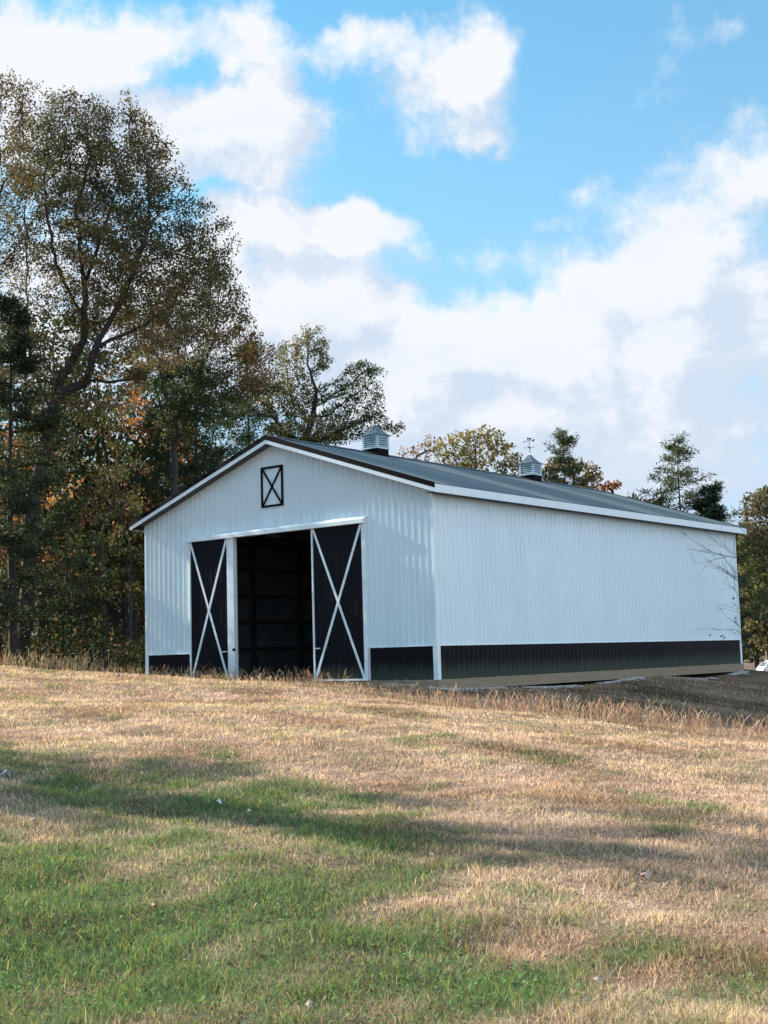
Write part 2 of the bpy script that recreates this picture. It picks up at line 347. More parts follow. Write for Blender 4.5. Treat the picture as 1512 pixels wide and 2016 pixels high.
def ground_mat():
    m, N, b, o = material('turf_soil')
    at = N.n('ShaderNodeVertexColor'); at.layer_name = 'Col'
    co = obco(N); a = N.noise(co, 14, 6, .7); bb = N.noise(co, 60, 4, .7)
    f = N.m('MULTIPLY_ADD', a.outputs['Fac'], .6, N.m('MULTIPLY', bb.outputs['Fac'], .5))
    c = N.mix(1.0, at.outputs[0], N.ramp(f, [(.35, (.16, .15, .14)), (.72, (.85, .83, .78))]), 'MULTIPLY')
    N.put(b.inputs['Base Color'], c); b.inputs['Roughness'].default_value = 1; b.inputs['Specular IOR Level'].default_value = .1
    bp = N.n('ShaderNodeBump'); bp.inputs['Strength'].default_value = 1; bp.inputs['Distance'].default_value = .05
    N.put(bp.inputs['Height'], f); N.put(b.inputs['Normal'], bp.outputs[0]); return m
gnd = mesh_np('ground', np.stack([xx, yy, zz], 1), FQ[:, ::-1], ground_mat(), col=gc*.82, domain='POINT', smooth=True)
tag(gnd, kind='structure')

# ------------------------------------------------------------------ vegetation materials
def leaf_mat(name, trans=.3, rough=.55, spec=.3):
    m, N, b, o = material(name); at = N.n('ShaderNodeVertexColor'); at.layer_name = 'Col'
    N.put(b.inputs['Base Color'], at.outputs[0]); b.inputs['Roughness'].default_value = rough; b.inputs['Specular IOR Level'].default_value = spec
    tr = N.n('ShaderNodeBsdfTranslucent'); N.put(tr.inputs[0], N.mix(1., at.outputs[0], (1.25, 1.2, .75, 1), 'MULTIPLY'))
    mx = N.n('ShaderNodeMixShader'); mx.inputs[0].default_value = trans
    m.node_tree.links.new(b.outputs[0], mx.inputs[1]); m.node_tree.links.new(tr.outputs[0], mx.inputs[2]); m.node_tree.links.new(mx.outputs[0], o.inputs[0])
    return m
M['leaf'] = leaf_mat('leaf', .30, .7, .12); M['grass'] = leaf_mat('grass_blade', .3, .8, .08)
M['bark'] = simple('bark', (.04, .034, .03), .9, nscale=9, namt=.5, bump=.6, bscale=30)
M['greybark'] = simple('grey_bark', (.16, .145, .13), .9, nscale=9, namt=.5)

# ------------------------------------------------------------------ turf
def blades(n, smin, smax, pw, wmul, hfun, cfun, tmul=.40, keep=None, seed=1, lean=.6, wmin=.0028):
    r = np.random.default_rng(seed); e = 2-pw
    u = r.uniform(0, 1, n); s = (smin**e+u*(smax**e-smin**e))**(1/e); t = r.uniform(-tmul, tmul, n)*s
    if keep is not None:
        k = keep(s, t, r); s, t = s[k], t[k]; n = len(s)
    x, y = CAM[0]+s*F2[0]+t*R2[0], CAM[1]+s*F2[1]+t*R2[1]
    inb = (x > -12.1) & (x < .15) & (y > -.12) & (y < 20); s, t, x, y = s[~inb], t[~inb], x[~inb], y[~inb]; n = len(s)
    z = gz_st(s, t)-.004
    h = hfun(s, t, r); w = np.maximum(wmin, .00062*s)*wmul*r.uniform(.6, 1.4, n)
    a = r.uniform(0, 6.283, n); ln = np.abs(r.normal(0, lean, n)); ld = r.uniform(0, 6.283, n)
    wv = np.stack([np.cos(a), np.sin(a), 0*a], 1)*w[:, None]*.5
    up = np.stack([np.cos(ld)*ln, np.sin(ld)*ln, np.ones(n)], 1); up /= np.linalg.norm(up, axis=1)[:, None]
    b0 = np.stack([x, y, z], 1); m = b0+up*(h*.55)[:, None]
    up2 = up+np.stack([np.cos(ld), np.sin(ld), -.35+0*ld], 1)*(.25+.5*r.uniform(0, 1, n))[:, None]; up2 /= np.linalg.norm(up2, axis=1)[:, None]
    tp = m+up2*(h*.5)[:, None]
    V = np.stack([b0-wv, b0+wv, m+wv*.8, m-wv*.8, tp+wv*.12, tp-wv*.12], 1).reshape(-1, 3)
    base = np.arange(n)[:, None]*6
    Fq = np.concatenate([base+np.array([0, 1, 2, 3]), base+np.array([3, 2, 4, 5])], 1).reshape(-1, 4)
    col = cfun(s, t, r); return V, Fq, np.repeat(col, 2, axis=0)
def join(parts):
    V, Fs, Cs, o = [], [], [], 0
    for v, f, c in parts: V.append(v); Fs.append(f+o); Cs.append(c); o += len(v)
    return np.concatenate(V), np.concatenate(Fs), np.concatenate(Cs)
def c_turf(s, t, r):
    c, g_, ro, wd = turfcol(s, t); n = len(s); gi_ = r.uniform(0, 1, n)
    straw = np.array([.76, .57, .46])*r.uniform(.6, 1.15, n)[:, None]
    green = np.array([.10, .215, .085])*r.uniform(.55, 1.3, n)[:, None]
    green = green*(1+.25*vn(np.stack([s, t], 1), 3.5, 42))[:, None]
    yel = np.array([.30, .33, .10])*r.uniform(.7, 1.2, n)[:, None]
    isg = gi_ < (g_*1.0+.09)*(1-ro*.97)
    c = c*r.uniform(.6, 1.3, n)[:, None]
    k = (r.uniform(0, 1, n) < .38) & ~isg; c[k] = (.45*c+.55*straw)[k]
    c[isg] = (.35*c+.65*green)[isg]; k = isg & (r.uniform(0, 1, n) < .22); c[k] = yel[k]
    k = r.uniform(0, 1, n) < .05; c[k] = np.array([.26, .12, .065])
    return np.clip(c, .01, .8)
def h_turf(s, t, r):
    g_, ro, wd = fields(s, t); p = np.stack([s, t], 1)
    return (.019+.022*r.uniform(0, 1, len(s))+.022*g_+.018*np.clip(vn(p, 3, 9), 0, 1)+.022*np.clip(vn(p, 9, 19), -.6, 1)+ro*.015*r.uniform(.3, 1.6, len(s)))*(1+.012*s)
parts = [blades(400000, 4.3, 46, 1.75, 1.0, h_turf, c_turf, seed=1, lean=.85, keep=lambda s, t, r: (fields(s, t)[2] < .5) & (r.uniform(0, 1, len(s)) > .55*fields(s, t)[1]))]
def blades_wide(n):                      # the same turf to either side of the view
    u0 = np.random.default_rng(8)
    return blades(n, 3.0, 30, 1.2, 1.3, h_turf, c_turf, tmul=1.3, seed=8, lean=.85, keep=lambda s, t, r: (np.abs(t) > .38*s) & (np.abs(t) < 10) & (fields(s, t)[2] < .5))
parts.append(blades_wide(130000))
parts.append(blades(3500, 4.3, 22, 1.6, 1.0, lambda s, t, r: r.uniform(.06, .13, len(s)), lambda s, t, r: c_turf(s, t, r)*1.15, seed=2, lean=.7))
tag(link_turf := mesh_np('meadow_grass', *join(parts)[:2], M['grass'], col=join(parts)[2]), kind='stuff', label='short mown grass of the sloping meadow, straw coloured with green patches', cat='grass')
# broad little leaves of clover and plantain in the green patches
r = np.random.default_rng(5); n = 34000; u = r.uniform(0, 1, n); s = (4.3**.4+u*(17**.4-4.3**.4))**(1/.4); t = r.uniform(-.4, .4, n)*s
k = r.uniform(0, 1, n) < fields(s, t)[0]*.9-.12; s, t = s[k], t[k]; n = len(s)
x, y = CAM[0]+s*F2[0]+t*R2[0], CAM[1]+s*F2[1]+t*R2[1]; z = gz_st(s, t)+r.uniform(.02, .065, n)
a = r.uniform(0, 6.28, n); sz = r.uniform(.006, .012, n)*(1+.03*s); tilt = r.normal(0, .45, (n, 2))
ax1 = np.stack([np.cos(a), np.sin(a), tilt[:, 0]], 1); ax2 = np.stack([-np.sin(a), np.cos(a), tilt[:, 1]], 1); c0 = np.stack([x, y, z], 1)
V = np.stack([c0-ax1*sz[:, None], c0+ax2*sz[:, None]*.8, c0+ax1*sz[:, None], c0-ax2*sz[:, None]*.8], 1).reshape(-1, 3)
tag(mesh_np('clover', V, np.arange(4*n).reshape(-1, 4), M['grass'], col=np.array([.10, .20, .06])*r.uniform(.6, 1.4, n)[:, None]), kind='stuff', label='small broad clover leaves filling the green patches of turf', cat='clover')

# tall dry weeds at the wood's edge, before the barn and along the rim of the slope
def weeds(name, label, spots, hmin, hmax, cols, seed):
    r = np.random.default_rng(seed); V, Q, Cc = [], [], []; o = 0
    s, t = spots[:, 0], spots[:, 1]; z = gz_st(s, t); x, y = CAM[0]+s*F2[0]+t*R2[0], CAM[1]+s*F2[1]+t*R2[1]
    for i in range(len(s)):
        if -12.0 < x[i] < .12 and -.10 < y[i] < 20: continue
        h = r.uniform(hmin, hmax)*(1.0 if r.uniform() < .8 else 1.25); ld = r.uniform(0, 6.283); ln = abs(r.normal(0, .28)); cv = r.uniform(.1, .7)
        col = np.array(cols[r.integers(len(cols))])*r.uniform(.7, 1.25)
        dv = np.array([math.cos(ld), math.sin(ld), 0]); p = np.array([x[i], y[i], z[i]]); a = r.uniform(0, 6.28); wv = np.array([math.cos(a), math.sin(a), 0])
        pts = [p+dv*(ln*q+cv*.5*q*q*q)*h+np.array([0, 0, 1])*h*(q-.18*cv*q**3) for q in (0, .35, .65, .85, 1.0)]
        ws = [.004, .004, .0035, .008 if r.uniform() < .5 else .0035, .002]
        for q, (pp, w) in enumerate(zip(pts, ws)): V += [pp-wv*w, pp+wv*w]
        for q in range(4): Q.append([o+2*q, o+2*q+1, o+2*q+3, o+2*q+2]); Cc.append(col*(1.2 if q > 1 else 1))
        o += 10
        for _ in range(r.integers(0, 4)):       # side leaf
            q = r.uniform(.15, .8); b = p+dv*ln*q*h+np.array([0, 0, q*h]); la = r.uniform(0, 6.28); l = r.uniform(.08, .2)*h*1.6
            e1 = b+np.array([math.cos(la)*l*.6, math.sin(la)*l*.6, l*.7]); e2 = e1+np.array([math.cos(la)*l*.5, math.sin(la)*l*.5, -l*.1])
            V += [b-wv*.004, b+wv*.004, e1+wv*.006, e1-wv*.006, e2+wv*.001, e2-wv*.001]; Q += [[o, o+1, o+2, o+3], [o+3, o+2, o+4, o+5]]; Cc += [col, col]; o += 6
    return tag(mesh_np(name, np.array(V), np.array(Q), M['grass'], col=np.array(Cc)), kind='stuff', label=label, cat='dry weeds')
def along(pts, n, spread, seed, clump=.5):
    r = np.random.default_rng(seed); pts = np.array(pts, float); u = np.sort(r.uniform(0, len(pts)-1, n)); i = np.minimum(u.astype(int), len(pts)-2); f = (u-i)[:, None]
    p = pts[i]*(1-f)+pts[i+1]*f; k = np.floor(u*14); rr = np.random.default_rng(seed+1).normal(0, 1, (400, 2))
    return p+r.normal(0, 1, (n, 2))*spread*clump+rr[k.astype(int) % 400]*spread*(1-clump)
STR = [(.50, .37, .24), (.42, .28, .18), (.36, .24, .16), (.55, .44, .30)]
RED = [(.37, .22, .17), (.45, .30, .23), (.29, .18, .14), (.52, .40, .31)]
bf = [xy2st(x_, y_) for x_, y_ in ((-13.5, -1.6), (-11, -.9), (-8.5, -.8), (-6, -.7), (-3.5, -.7))]
weeds('tall_weeds', 'tall straw coloured weeds in front of the barn doors and left corner', along(bf, 650, .7, 21), .18, .50, STR, 31)
weeds('wood_edge_weeds', 'tall straw coloured weeds along the edge of the dark wood', along([(39.5, -16), (39, -13), (39, -10.5), (38.5, -8.5)], 620, .9, 22), .22, .62, STR, 32)
rim = [(28.5, 1.0), (27.6, 3.0), (26.4, 4.6), (25.4, 6.2), (24.6, 7.6), (24, 9)]
weeds('rim_weeds', 'thin reddish dry stems standing along the rim of the slope before the barn', along(rim, 1250, .85, 23, .6), .12, .52, RED, 33)
weeds('bank_weeds', 'low reddish brown weeds on the shaded bank below the barn', along([(33, -6), (31.5, -1.5), (31.5, 1.0), (31.5, 4.0), (33, 8), (35, 11)], 2400, 2.0, 24, .9), .06, .22, RED, 34)

# ------------------------------------------------------------------ barn
W_, L_, OH, HW = 11.887, 19.832, .345, .914
XC = -W_/2; RID = 7.385; SL = (7.385-5.275)/(W_/2+OH)
def rz_(x): return RID-SL*abs(x-XC)
barn = empty('barn', (0, 0, 0)); tag(barn, 'long white metal barn with black wainscot, dark roof and two louvred cupolas', 'barn')
def ribbed(mb, u0, u1, fn, ztop, zbot, extra=(), pitch=.2286, hgt=.014):
    """vertical ribbed sheet; fn(u, out, z) -> point"""
    us = []
    k = math.floor(u0/pitch)-1
    while k*pitch < u1+pitch:
        c = k*pitch
        us += [(c-.022, 0), (c-.010, hgt), (c+.010, hgt), (c+.022, 0), (c+.074, 0), (c+.080, .003), (c+.088, .003), (c+.094, 0), (c+.15, 0), (c+.156, .003), (c+.164, .003), (c+.17, 0)]; k += 1
    us = [q for q in us if u0 < q[0] < u1]+[(u0, 0), (u1, 0)]+[(e, 0) for e in extra if u0 < e < u1]
    us.sort(); b = mb.b; prev = None
    for u, h in us:
        v = (b.verts.new(fn(u, h, zbot(u))), b.verts.new(fn(u, h, ztop(u))))
        if prev: b.faces.new((prev[0], v[0], v[1], prev[1]))
        prev = v
front = lambda u, h, z: (u, -h, z); side = lambda u, h, z: (h, u, z); lefts = lambda u, h, z: (-W_-h, u, z); back = lambda u, h, z: (u, L_+h, z)
DL, DR, DH = -9.69, -2.43, 4.47
m = MB()
ribbed(m, -W_, DL, front, lambda u: rz_(u)-.05, lambda u: HW)
ribbed(m, DL, DR, front, lambda u: rz_(u)-.05, lambda u: DH, extra=(XC,))
ribbed(m, DR, 0, front, lambda u: rz_(u)-.05, lambda u: HW)
m.box(-W_+.01, DL, .012, .03, 0, rz_(-W_)-.1).box(DR, -.01, .012, .03, 0, rz_(0)-.1)
m.hexa([(-W_+.01, .012, DH+.003), (-.01, .012, DH+.003), (-.01, .012, rz_(0)-.1), (XC, .012, RID-.1), (-W_+.01, .012, rz_(-W_)-.1)][::1],
       [(-W_+.01, .03, DH+.003), (-.01, .03, DH+.003), (-.01, .03, rz_(0)-.1), (XC, .03, RID-.1), (-W_+.01, .03, rz_(-W_)-.1)])
m.build('wall', M['white'], barn)['label'] = 'white gable wall with the sliding doors'
m = MB(); ribbed(m, 0, L_, side, lambda u: 5.22, lambda u: HW); m.build('wall', M['white'], barn)['label'] = 'long white side wall'
m = MB(); ribbed(m, 0, L_, lefts, lambda u: 5.22, lambda u: HW); m.build('wall', M['white'], barn)
m = MB(); ribbed(m, -W_, 0, back, lambda u: rz_(u)-.05, lambda u: HW, extra=(XC,)); m.build('wall', M['white'], barn)
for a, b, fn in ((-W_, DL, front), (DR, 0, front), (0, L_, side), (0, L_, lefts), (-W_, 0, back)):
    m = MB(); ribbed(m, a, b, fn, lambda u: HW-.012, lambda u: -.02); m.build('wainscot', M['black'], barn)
# ledge trim above the wainscot
m = MB(); m.box(DR+.07, -.12, -.032, .0, HW-.012, HW+.018); m.build('ledge_trim', M['trim'], barn); m = MB(); m.box(-W_+.12, DL-.04, -.032, .0, HW-.012, HW+.018); m.build('ledge_trim', M['trim'], barn)
m = MB(); m.box(.0, .032, .12, L_-.12, HW-.012, HW+.018); m.build('ledge_trim', M['trim'], barn)
# corner trims
for cx_, cy_, sx, sy in ((0, 0, 1, -1), (-W_, 0, -1, -1), (0, L_, 1, 1), (-W_, L_, -1, 1)):
    m = MB(); o1 = .022
    for wd3, za, zb in ((.125, -.01, HW+.018), (.05, HW+.019, 5.16)):
        xa, xb = sorted((cx_-sx*wd3, cx_+sx*o1)); ya, yb = sorted((cy_, cy_+sy*o1)); m.box(xa, xb, ya, yb, za, zb)
        ya, yb = sorted((cy_-sy*wd3, cy_-sy*.0005)); xa, xb = sorted((cx_, cx_+sx*o1)); m.box(xa, xb, ya, yb, za, zb)
    m.build('corner_trim', M['trim'], barn)
# inner liner and frame
m = MB()
m.box(-W_+.03, -W_+.05, .05, L_-.05, -.1, 5.1); m.box(-.05, -.03, .05, L_-.05, -.1, 5.1); m.box(-W_+.06, -.06, L_-.05, L_-.03, -.1, 5.1)
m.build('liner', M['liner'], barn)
m = MB(); m.box(-W_+.07, -.07, .04, L_-.07, -.2, -.03); m.build('barn_floor', simple('packed_gravel', (.16, .14, .12), .95, nscale=20, namt=.4), barn)
for yy_ in np.arange(2.3, L_, 2.44):
    for sx in (0, 1):
        x0 = -W_+.10 if sx == 0 else -.25
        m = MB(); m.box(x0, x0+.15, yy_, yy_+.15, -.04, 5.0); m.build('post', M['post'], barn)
for z0 in (.0, .98, 1.92, 2.86, 3.8, 4.7):
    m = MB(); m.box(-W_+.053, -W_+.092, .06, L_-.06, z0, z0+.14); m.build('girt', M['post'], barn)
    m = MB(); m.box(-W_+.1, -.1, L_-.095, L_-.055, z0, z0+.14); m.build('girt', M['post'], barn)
for yy_ in np.arange(2.38, L_, 2.44):
    m = MB(); m.box(-W_+.1, -.1, yy_+.16, yy_+.2, 4.82, 4.96)
    for sg in (-1, 1): m.bar((XC+sg*5.7, yy_+.16, 5.02), (XC, yy_+.16, RID-.35), .14, .04, (0, 1, 0)); m.bar((XC+sg*2.0, yy_+.162, 4.95), (XC+sg*1., yy_+.162, RID-.75), .09, .035, (0, 1, 0))
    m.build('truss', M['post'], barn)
# roof
m = MB()
for sg in (-1, 1):
    def fn(u, h, q, sg=sg): return (XC+sg*q, u, RID-SL*q+h)
    ribbed(m, -OH, L_+OH, fn, lambda u: 0.0, lambda u: W_/2+OH, pitch=.2286, hgt=.010)
    e = W_/2+OH-.01
    m.hexa([(XC, -OH+.01, RID-.06), (XC+sg*e, -OH+.01, RID-SL*e-.06), (XC+sg*e, L_+OH-.01, RID-SL*e-.06), (XC, L_+OH-.01, RID-.06)],
           [(XC, -OH+.01, RID-.015), (XC+sg*e, -OH+.01, RID-SL*e-.015), (XC+sg*e, L_+OH-.01, RID-SL*e-.015), (XC, L_+OH-.01, RID-.015)])
roof = m.build('roof', M['roof'], barn)
m = MB(); w = .17
for sg in (-1, 1):
    m.hexa([(XC, -OH-.01, RID+.022), (XC+sg*w, -OH-.01, RID-SL*w+.022), (XC+sg*w, L_+OH+.01, RID-SL*w+.022), (XC, L_+OH+.01, RID+.022)],
           [(XC, -OH-.01, RID+.05), (XC+sg*w, -OH-.01, RID-SL*w+.034), (XC+sg*w, L_+OH+.01, RID-SL*w+.034), (XC, L_+OH+.01, RID+.05)])
m.build('ridge_cap', M['soffit'], roof)
for yf, d in ((-OH, -1), (L_+OH, 1)):
    for sg in (-1, 1):
        def seg(mb, a, b, y0, y1, e=W_/2+OH+.012):
            mb.hexa([(XC, y0, RID+a), (XC+sg*e, y0, RID-SL*e+a), (XC+sg*e, y0, RID-SL*e+b), (XC, y0, RID+b)],
                    [(XC, y1, RID+a), (XC+sg*e, y1, RID-SL*e+a), (XC+sg*e, y1, RID-SL*e+b), (XC, y1, RID+b)])
        m = MB(); seg(m, -.115, .030, yf, yf+d*.028); m.build('rake_trim', M['blacktrim'], barn)
        m = MB(); seg(m, -.235, -.117, yf, yf+d*.018); m.build('rake_board', M['trim'], barn)
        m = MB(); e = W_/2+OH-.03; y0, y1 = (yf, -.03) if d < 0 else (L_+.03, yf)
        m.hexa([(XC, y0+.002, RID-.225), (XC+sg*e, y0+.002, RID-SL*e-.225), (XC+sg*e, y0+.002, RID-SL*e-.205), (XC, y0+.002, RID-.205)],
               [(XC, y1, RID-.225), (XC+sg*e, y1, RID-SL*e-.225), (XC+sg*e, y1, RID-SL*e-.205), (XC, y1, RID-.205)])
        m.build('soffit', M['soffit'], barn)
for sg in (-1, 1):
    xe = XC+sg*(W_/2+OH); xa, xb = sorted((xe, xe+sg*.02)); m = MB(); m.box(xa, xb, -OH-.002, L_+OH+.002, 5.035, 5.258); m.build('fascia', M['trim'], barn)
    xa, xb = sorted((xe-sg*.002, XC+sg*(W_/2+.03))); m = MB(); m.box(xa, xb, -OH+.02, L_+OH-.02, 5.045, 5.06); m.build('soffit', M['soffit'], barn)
# skirt boards
m = MB(); m.box(.0, .055, -.05, L_/2+.3, -.30, -.004); m.box(.0, .055, L_/2+.304, L_+.03, -.30, -.004); m.box(.055, .075, -.05, L_, -.30, -.15); m.build('skirt_board', M['timber'], barn)
m = MB(); m.box(-W_, -.001, -.055, -.0, -.30, -.006); m.build('skirt_board', M['timber'], barn)
# door head
m = MB(); x0, x1 = DL-.02, DR+.09
m.hexa([(x0, -.005, 4.44), (x0, -.20, 4.44), (x0, -.20, 4.56), (x0, -.005, 4.66)], [(x1, -.005, 4.44), (x1, -.20, 4.44), (x1, -.20, 4.56), (x1, -.005, 4.66)])
m.build('door_track_cover', M['trim'], barn, bevel=.004)
def leaf(x0, x1, label, left):
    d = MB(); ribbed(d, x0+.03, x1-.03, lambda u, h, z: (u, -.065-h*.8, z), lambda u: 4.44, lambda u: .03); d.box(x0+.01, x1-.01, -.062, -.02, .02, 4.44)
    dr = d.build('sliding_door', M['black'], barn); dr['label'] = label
    y = -.084
    f = MB(); f.box(x0, x0+.055, y-.02, -.02, .0, 4.44); f.box(x1-.055, x1, y-.02, -.02, .0, 4.44); f.box(x0+.055, x1-.055, y-.02, -.02, .0, .05)
    f.build('door_frame', M['trim'], dr)
    for sg in (0, 1):
        a = MB(); p, q = ((x0+.07, y+sg*.004, .06), (x1-.07, y+sg*.004, 4.43)) if sg else ((x1-.07, y+sg*.004, .06), (x0+.07, y+sg*.004, 4.43))
        a.bar(p, q, .075, .016+sg*.008, (0, -1, 0)); a.build('cross_brace', M['trim'], dr)
    hx = x1-.30 if left else x0+.07
    h = MB(); h.box(hx, hx+.2, y-.05, y-.032, .925, .955); h.box(hx+.01, hx+.03, y-.034, y, .925, .955); h.box(hx+.17, hx+.19, y-.034, y, .925, .955); h.build('door_handle', M['trim'], dr)
leaf(DL+.01, -7.90, 'left black door leaf with white crossed braces', True)
leaf(-4.41, DR, 'right black door leaf with white crossed braces', False)
m = MB(); m.box(-7.89, -7.64, -.13, .03, .0, 4.44); j = m.build('door_jamb', M['trim'], barn, bevel=.004)
m = MB(); m.box(-7.70, -7.60, -.16, -.132, .95, 1.03); m.build('latch', M['blacktrim'], j)
m = MB(); m.box(DR+.004, DR+.085, -.11, .0, .0, 4.44); m.build('door_jamb', M['trim'], barn)
# hayloft style cross frame in the gable
m = MB(); a0, a1, b0, b1 = -6.475, -5.565, 5.26, 6.50; y0, y1 = -.05, -.021; wd_ = .062
m.box(a0, a0+wd_, y0, y1, b0, b1).box(a1-wd_, a1, y0, y1, b0, b1).box(a0+wd_, a1-wd_, y0, y1, b0, b0+wd_).box(a0+wd_, a1-wd_, y0, y1, b1-wd_, b1)
m.bar((a0+.06, y1, b0+.06), (a1-.06, y1, b1-.06), .055, .022, (0, -1, 0)); m.bar((a0+.06, y1-.003, b1-.06), (a1-.06, y1-.003, b0+.06), .055, .022, (0, -1, 0))
m.build('gable_cross_frame', M['blacktrim'], barn)
M['cup_roof'] = simple('weathered_cupola_metal', (.10, .145, .165), .42, metal=.3, nscale=7, namt=.5)
M['cup_white'] = simple('cupola_paint', (.42, .57, .65), .45, nscale=5)
def cupola(yc, label, vane):
    h = .305; z0, z1 = 7.56, 7.99
    b = MB(); b.box(XC-h, XC+h, yc-h, yc+h, 7.22, z0); body = b.build('cupola', M['blacktrim'], barn); body['label'] = label
    c = MB()
    for sx in (-1, 1):
        for sy in (-1, 1): c.box(*sorted((XC+sx*(h+.012), XC+sx*(h-.06))), *sorted((yc+sy*(h+.012), yc+sy*(h-.06))), z0, z1)
    c.box(XC-h-.02, XC+h+.02, yc-h-.02, yc+h+.02, z0-.03, z0+.025); c.box(XC-h-.02, XC+h+.02, yc-h-.02, yc+h+.02, z1-.04, z1+.01)
    c.build('louvre_frame', M['cup_white'], body)
    for nx, ny in ((0, -1), (0, 1), (1, 0), (-1, 0)):
        l = MB()
        for k in range(5):
            zc = z0+.055+k*.073
            if nx == 0:
                ya, yb = yc+ny*(h-.035), yc+ny*(h+.004); l.hexa([(XC-h+.06, ya, zc+.03), (XC-h+.06, yb, zc-.02), (XC-h+.06, yb, zc-.008), (XC-h+.06, ya, zc+.042)], [(XC+h-.06, ya, zc+.03), (XC+h-.06, yb, zc-.02), (XC+h-.06, yb, zc-.008), (XC+h-.06, ya, zc+.042)])
                l.box(XC-h+.06, XC+h-.06, *sorted((yb, yb-ny*.006)), zc-.02, zc+.028)
            else:
                xa, xb = XC+nx*(h-.035), XC+nx*(h+.004); l.hexa([(xa, yc-h+.06, zc+.03), (xb, yc-h+.06, zc-.02), (xb, yc-h+.06, zc-.008), (xa, yc-h+.06, zc+.042)], [(xa, yc+h-.06, zc+.03), (xb, yc+h-.06, zc-.02), (xb, yc+h-.06, zc-.008), (xa, yc+h-.06, zc+.042)])
                l.box(*sorted((xb, xb-nx*.006)), yc-h+.06, yc+h-.06, zc-.02, zc+.028)
        l.build('louvre', M['cup_white'], body)
    i_ = MB(); i_.box(XC-h+.05, XC+h-.05, yc-h+.05, yc+h-.05, z0+.005, z1); i_.build('cupola_core', M['soffit'], body)
    rf = MB(); prof = [(.385, 7.985), (.385, 8.01), (.30, 8.055), (.215, 8.13), (.14, 8.22), (.085, 8.30), (.03, 8.375)]
    rings = [[rf.b.verts.new((XC+sx*q, yc+sy*q, z)) for sx, sy in ((-1, -1), (1, -1), (1, 1), (-1, 1))] for q, z in prof]
    for A, B in zip(rings, rings[1:]):
        for k in range(4): rf.b.faces.new((A[k], A[(k+1) % 4], B[(k+1) % 4], B[k]))
    rf.b.faces.new(rings[0][::-1]); rf.b.faces.new(rings[-1])
    rf.tube([(XC, yc, 8.36), (XC, yc, 8.42)], [.03, .012], 8)
    rf.build('cupola_roof', M['cup_roof'], body)
    if vane:
        v = MB(); v.tube([(XC, yc, 8.38), (XC, yc, 8.98)], .010, 6)
        for a in range(4):
            dx, dy = math.cos(a*math.pi/2+.25), math.sin(a*math.pi/2+.25); v.tube([(XC, yc, 8.66), (XC+dx*.17, yc+dy*.17, 8.66)], .006, 5)
            v.tube([(XC+dx*.17, yc+dy*.17, 8.63), (XC+dx*.2, yc+dy*.2, 8.70)], .008, 5)
        v.tube([(XC, yc, 8.62), (XC, yc, 8.645), (XC, yc, 8.675), (XC, yc, 8.70)], [.012, .028, .028, .012], 8)
        d = Vector((R2[0], R2[1], .13)).normalized(); c0 = Vector((XC, yc, 8.92))
        v.tube([c0-d*.19, c0+d*.16], .009, 5)
        n_ = d.cross(Vector((0, 0, 1))).normalized()*.008; up = Vector((0, 0, 1))
        def flat(pts): v.hexa([c0+d*a+up*b-n_ for a, b in pts], [c0+d*a+up*b+n_ for a, b in pts])
        flat([(.12, 0), (.155, .05), (.215, .045), (.18, 0), (.215, -.045), (.155, -.05)]); flat([(-.25, 0), (-.18, .03), (-.18, -.03)])
        flat([(-.07, .03), (-.07, .10), (-.11, .13), (-.09, .15), (-.04, .12), (.05, .115), (.08, .13), (.07, .03), (.04, .03), (.03, .075), (-.03, .075), (-.045, .03)])
        v.build('weathervane', M['blacktrim'], body)
cupola(4.92, 'nearer louvred cupola without weathervane', False)
cupola(14.5, 'farther louvred cupola carrying a weathervane', True)

# gravel along the footing
def gravel():
    r = np.random.default_rng(9); V, Q, Cc = [], [], []; o = 0
    ico = np.array([(0, 0, 1), (.9, 0, .2), (.2, .9, .1), (-.8, .4, .1), (-.6, -.7, .15), (.4, -.85, .1), (0, 0, -1)])
    fs = [(0, 1, 2, 0), (0, 2, 3, 0), (0, 3, 4, 0), (0, 4, 5, 0), (0, 5, 1, 0)]
    for k in range(11000):
        if r.uniform() < .72:
            y = r.uniform(-.3, 19.6); x = .10+abs(r.normal(0, .22))
            if math.sin(y*1.3+1)+math.sin(y*3.1)*.7+math.sin(y*7.7)*.5+r.normal(0, .35) < .1-(y < 7)*.5+(x > .4): continue
        else:
            x = r.uniform(-2.2, .3); y = -.10-abs(r.normal(0, .10))
            if math.sin(x*4) < -.5: continue
        z = gz(x, y); rr = r.uniform(.018, .042); a = r.uniform(0, 6.28); ca, sa = math.cos(a), math.sin(a)
        v = ico*np.array([rr*r.uniform(.7, 1.3), rr, rr*.75]); v = np.stack([v[:, 0]*ca-v[:, 1]*sa, v[:, 0]*sa+v[:, 1]*ca, v[:, 2]], 1)+np.array([x, y, z+rr*.3])
        V.append(v[:6]); c = np.array([.5, .52, .54])*r.uniform(.4, 1.2)
        Q += [[o, o+1, o+2], [o, o+2, o+3], [o, o+3, o+4], [o, o+4, o+5], [o, o+5, o+1]]; Cc += [c]*5; o += 6
    m, N, b, _o = material('pale_stone'); at = N.n('ShaderNodeVertexColor'); at.layer_name = 'Col'; N.put(b.inputs['Base Color'], at.outputs[0]); b.inputs['Roughness'].default_value = .9
    tag(mesh_np('gravel', np.concatenate(V), np.array(Q), m, col=np.array(Cc)), kind='stuff', label='pale gravel spilling out under the timber footing of the barn', cat='gravel')
gravel()

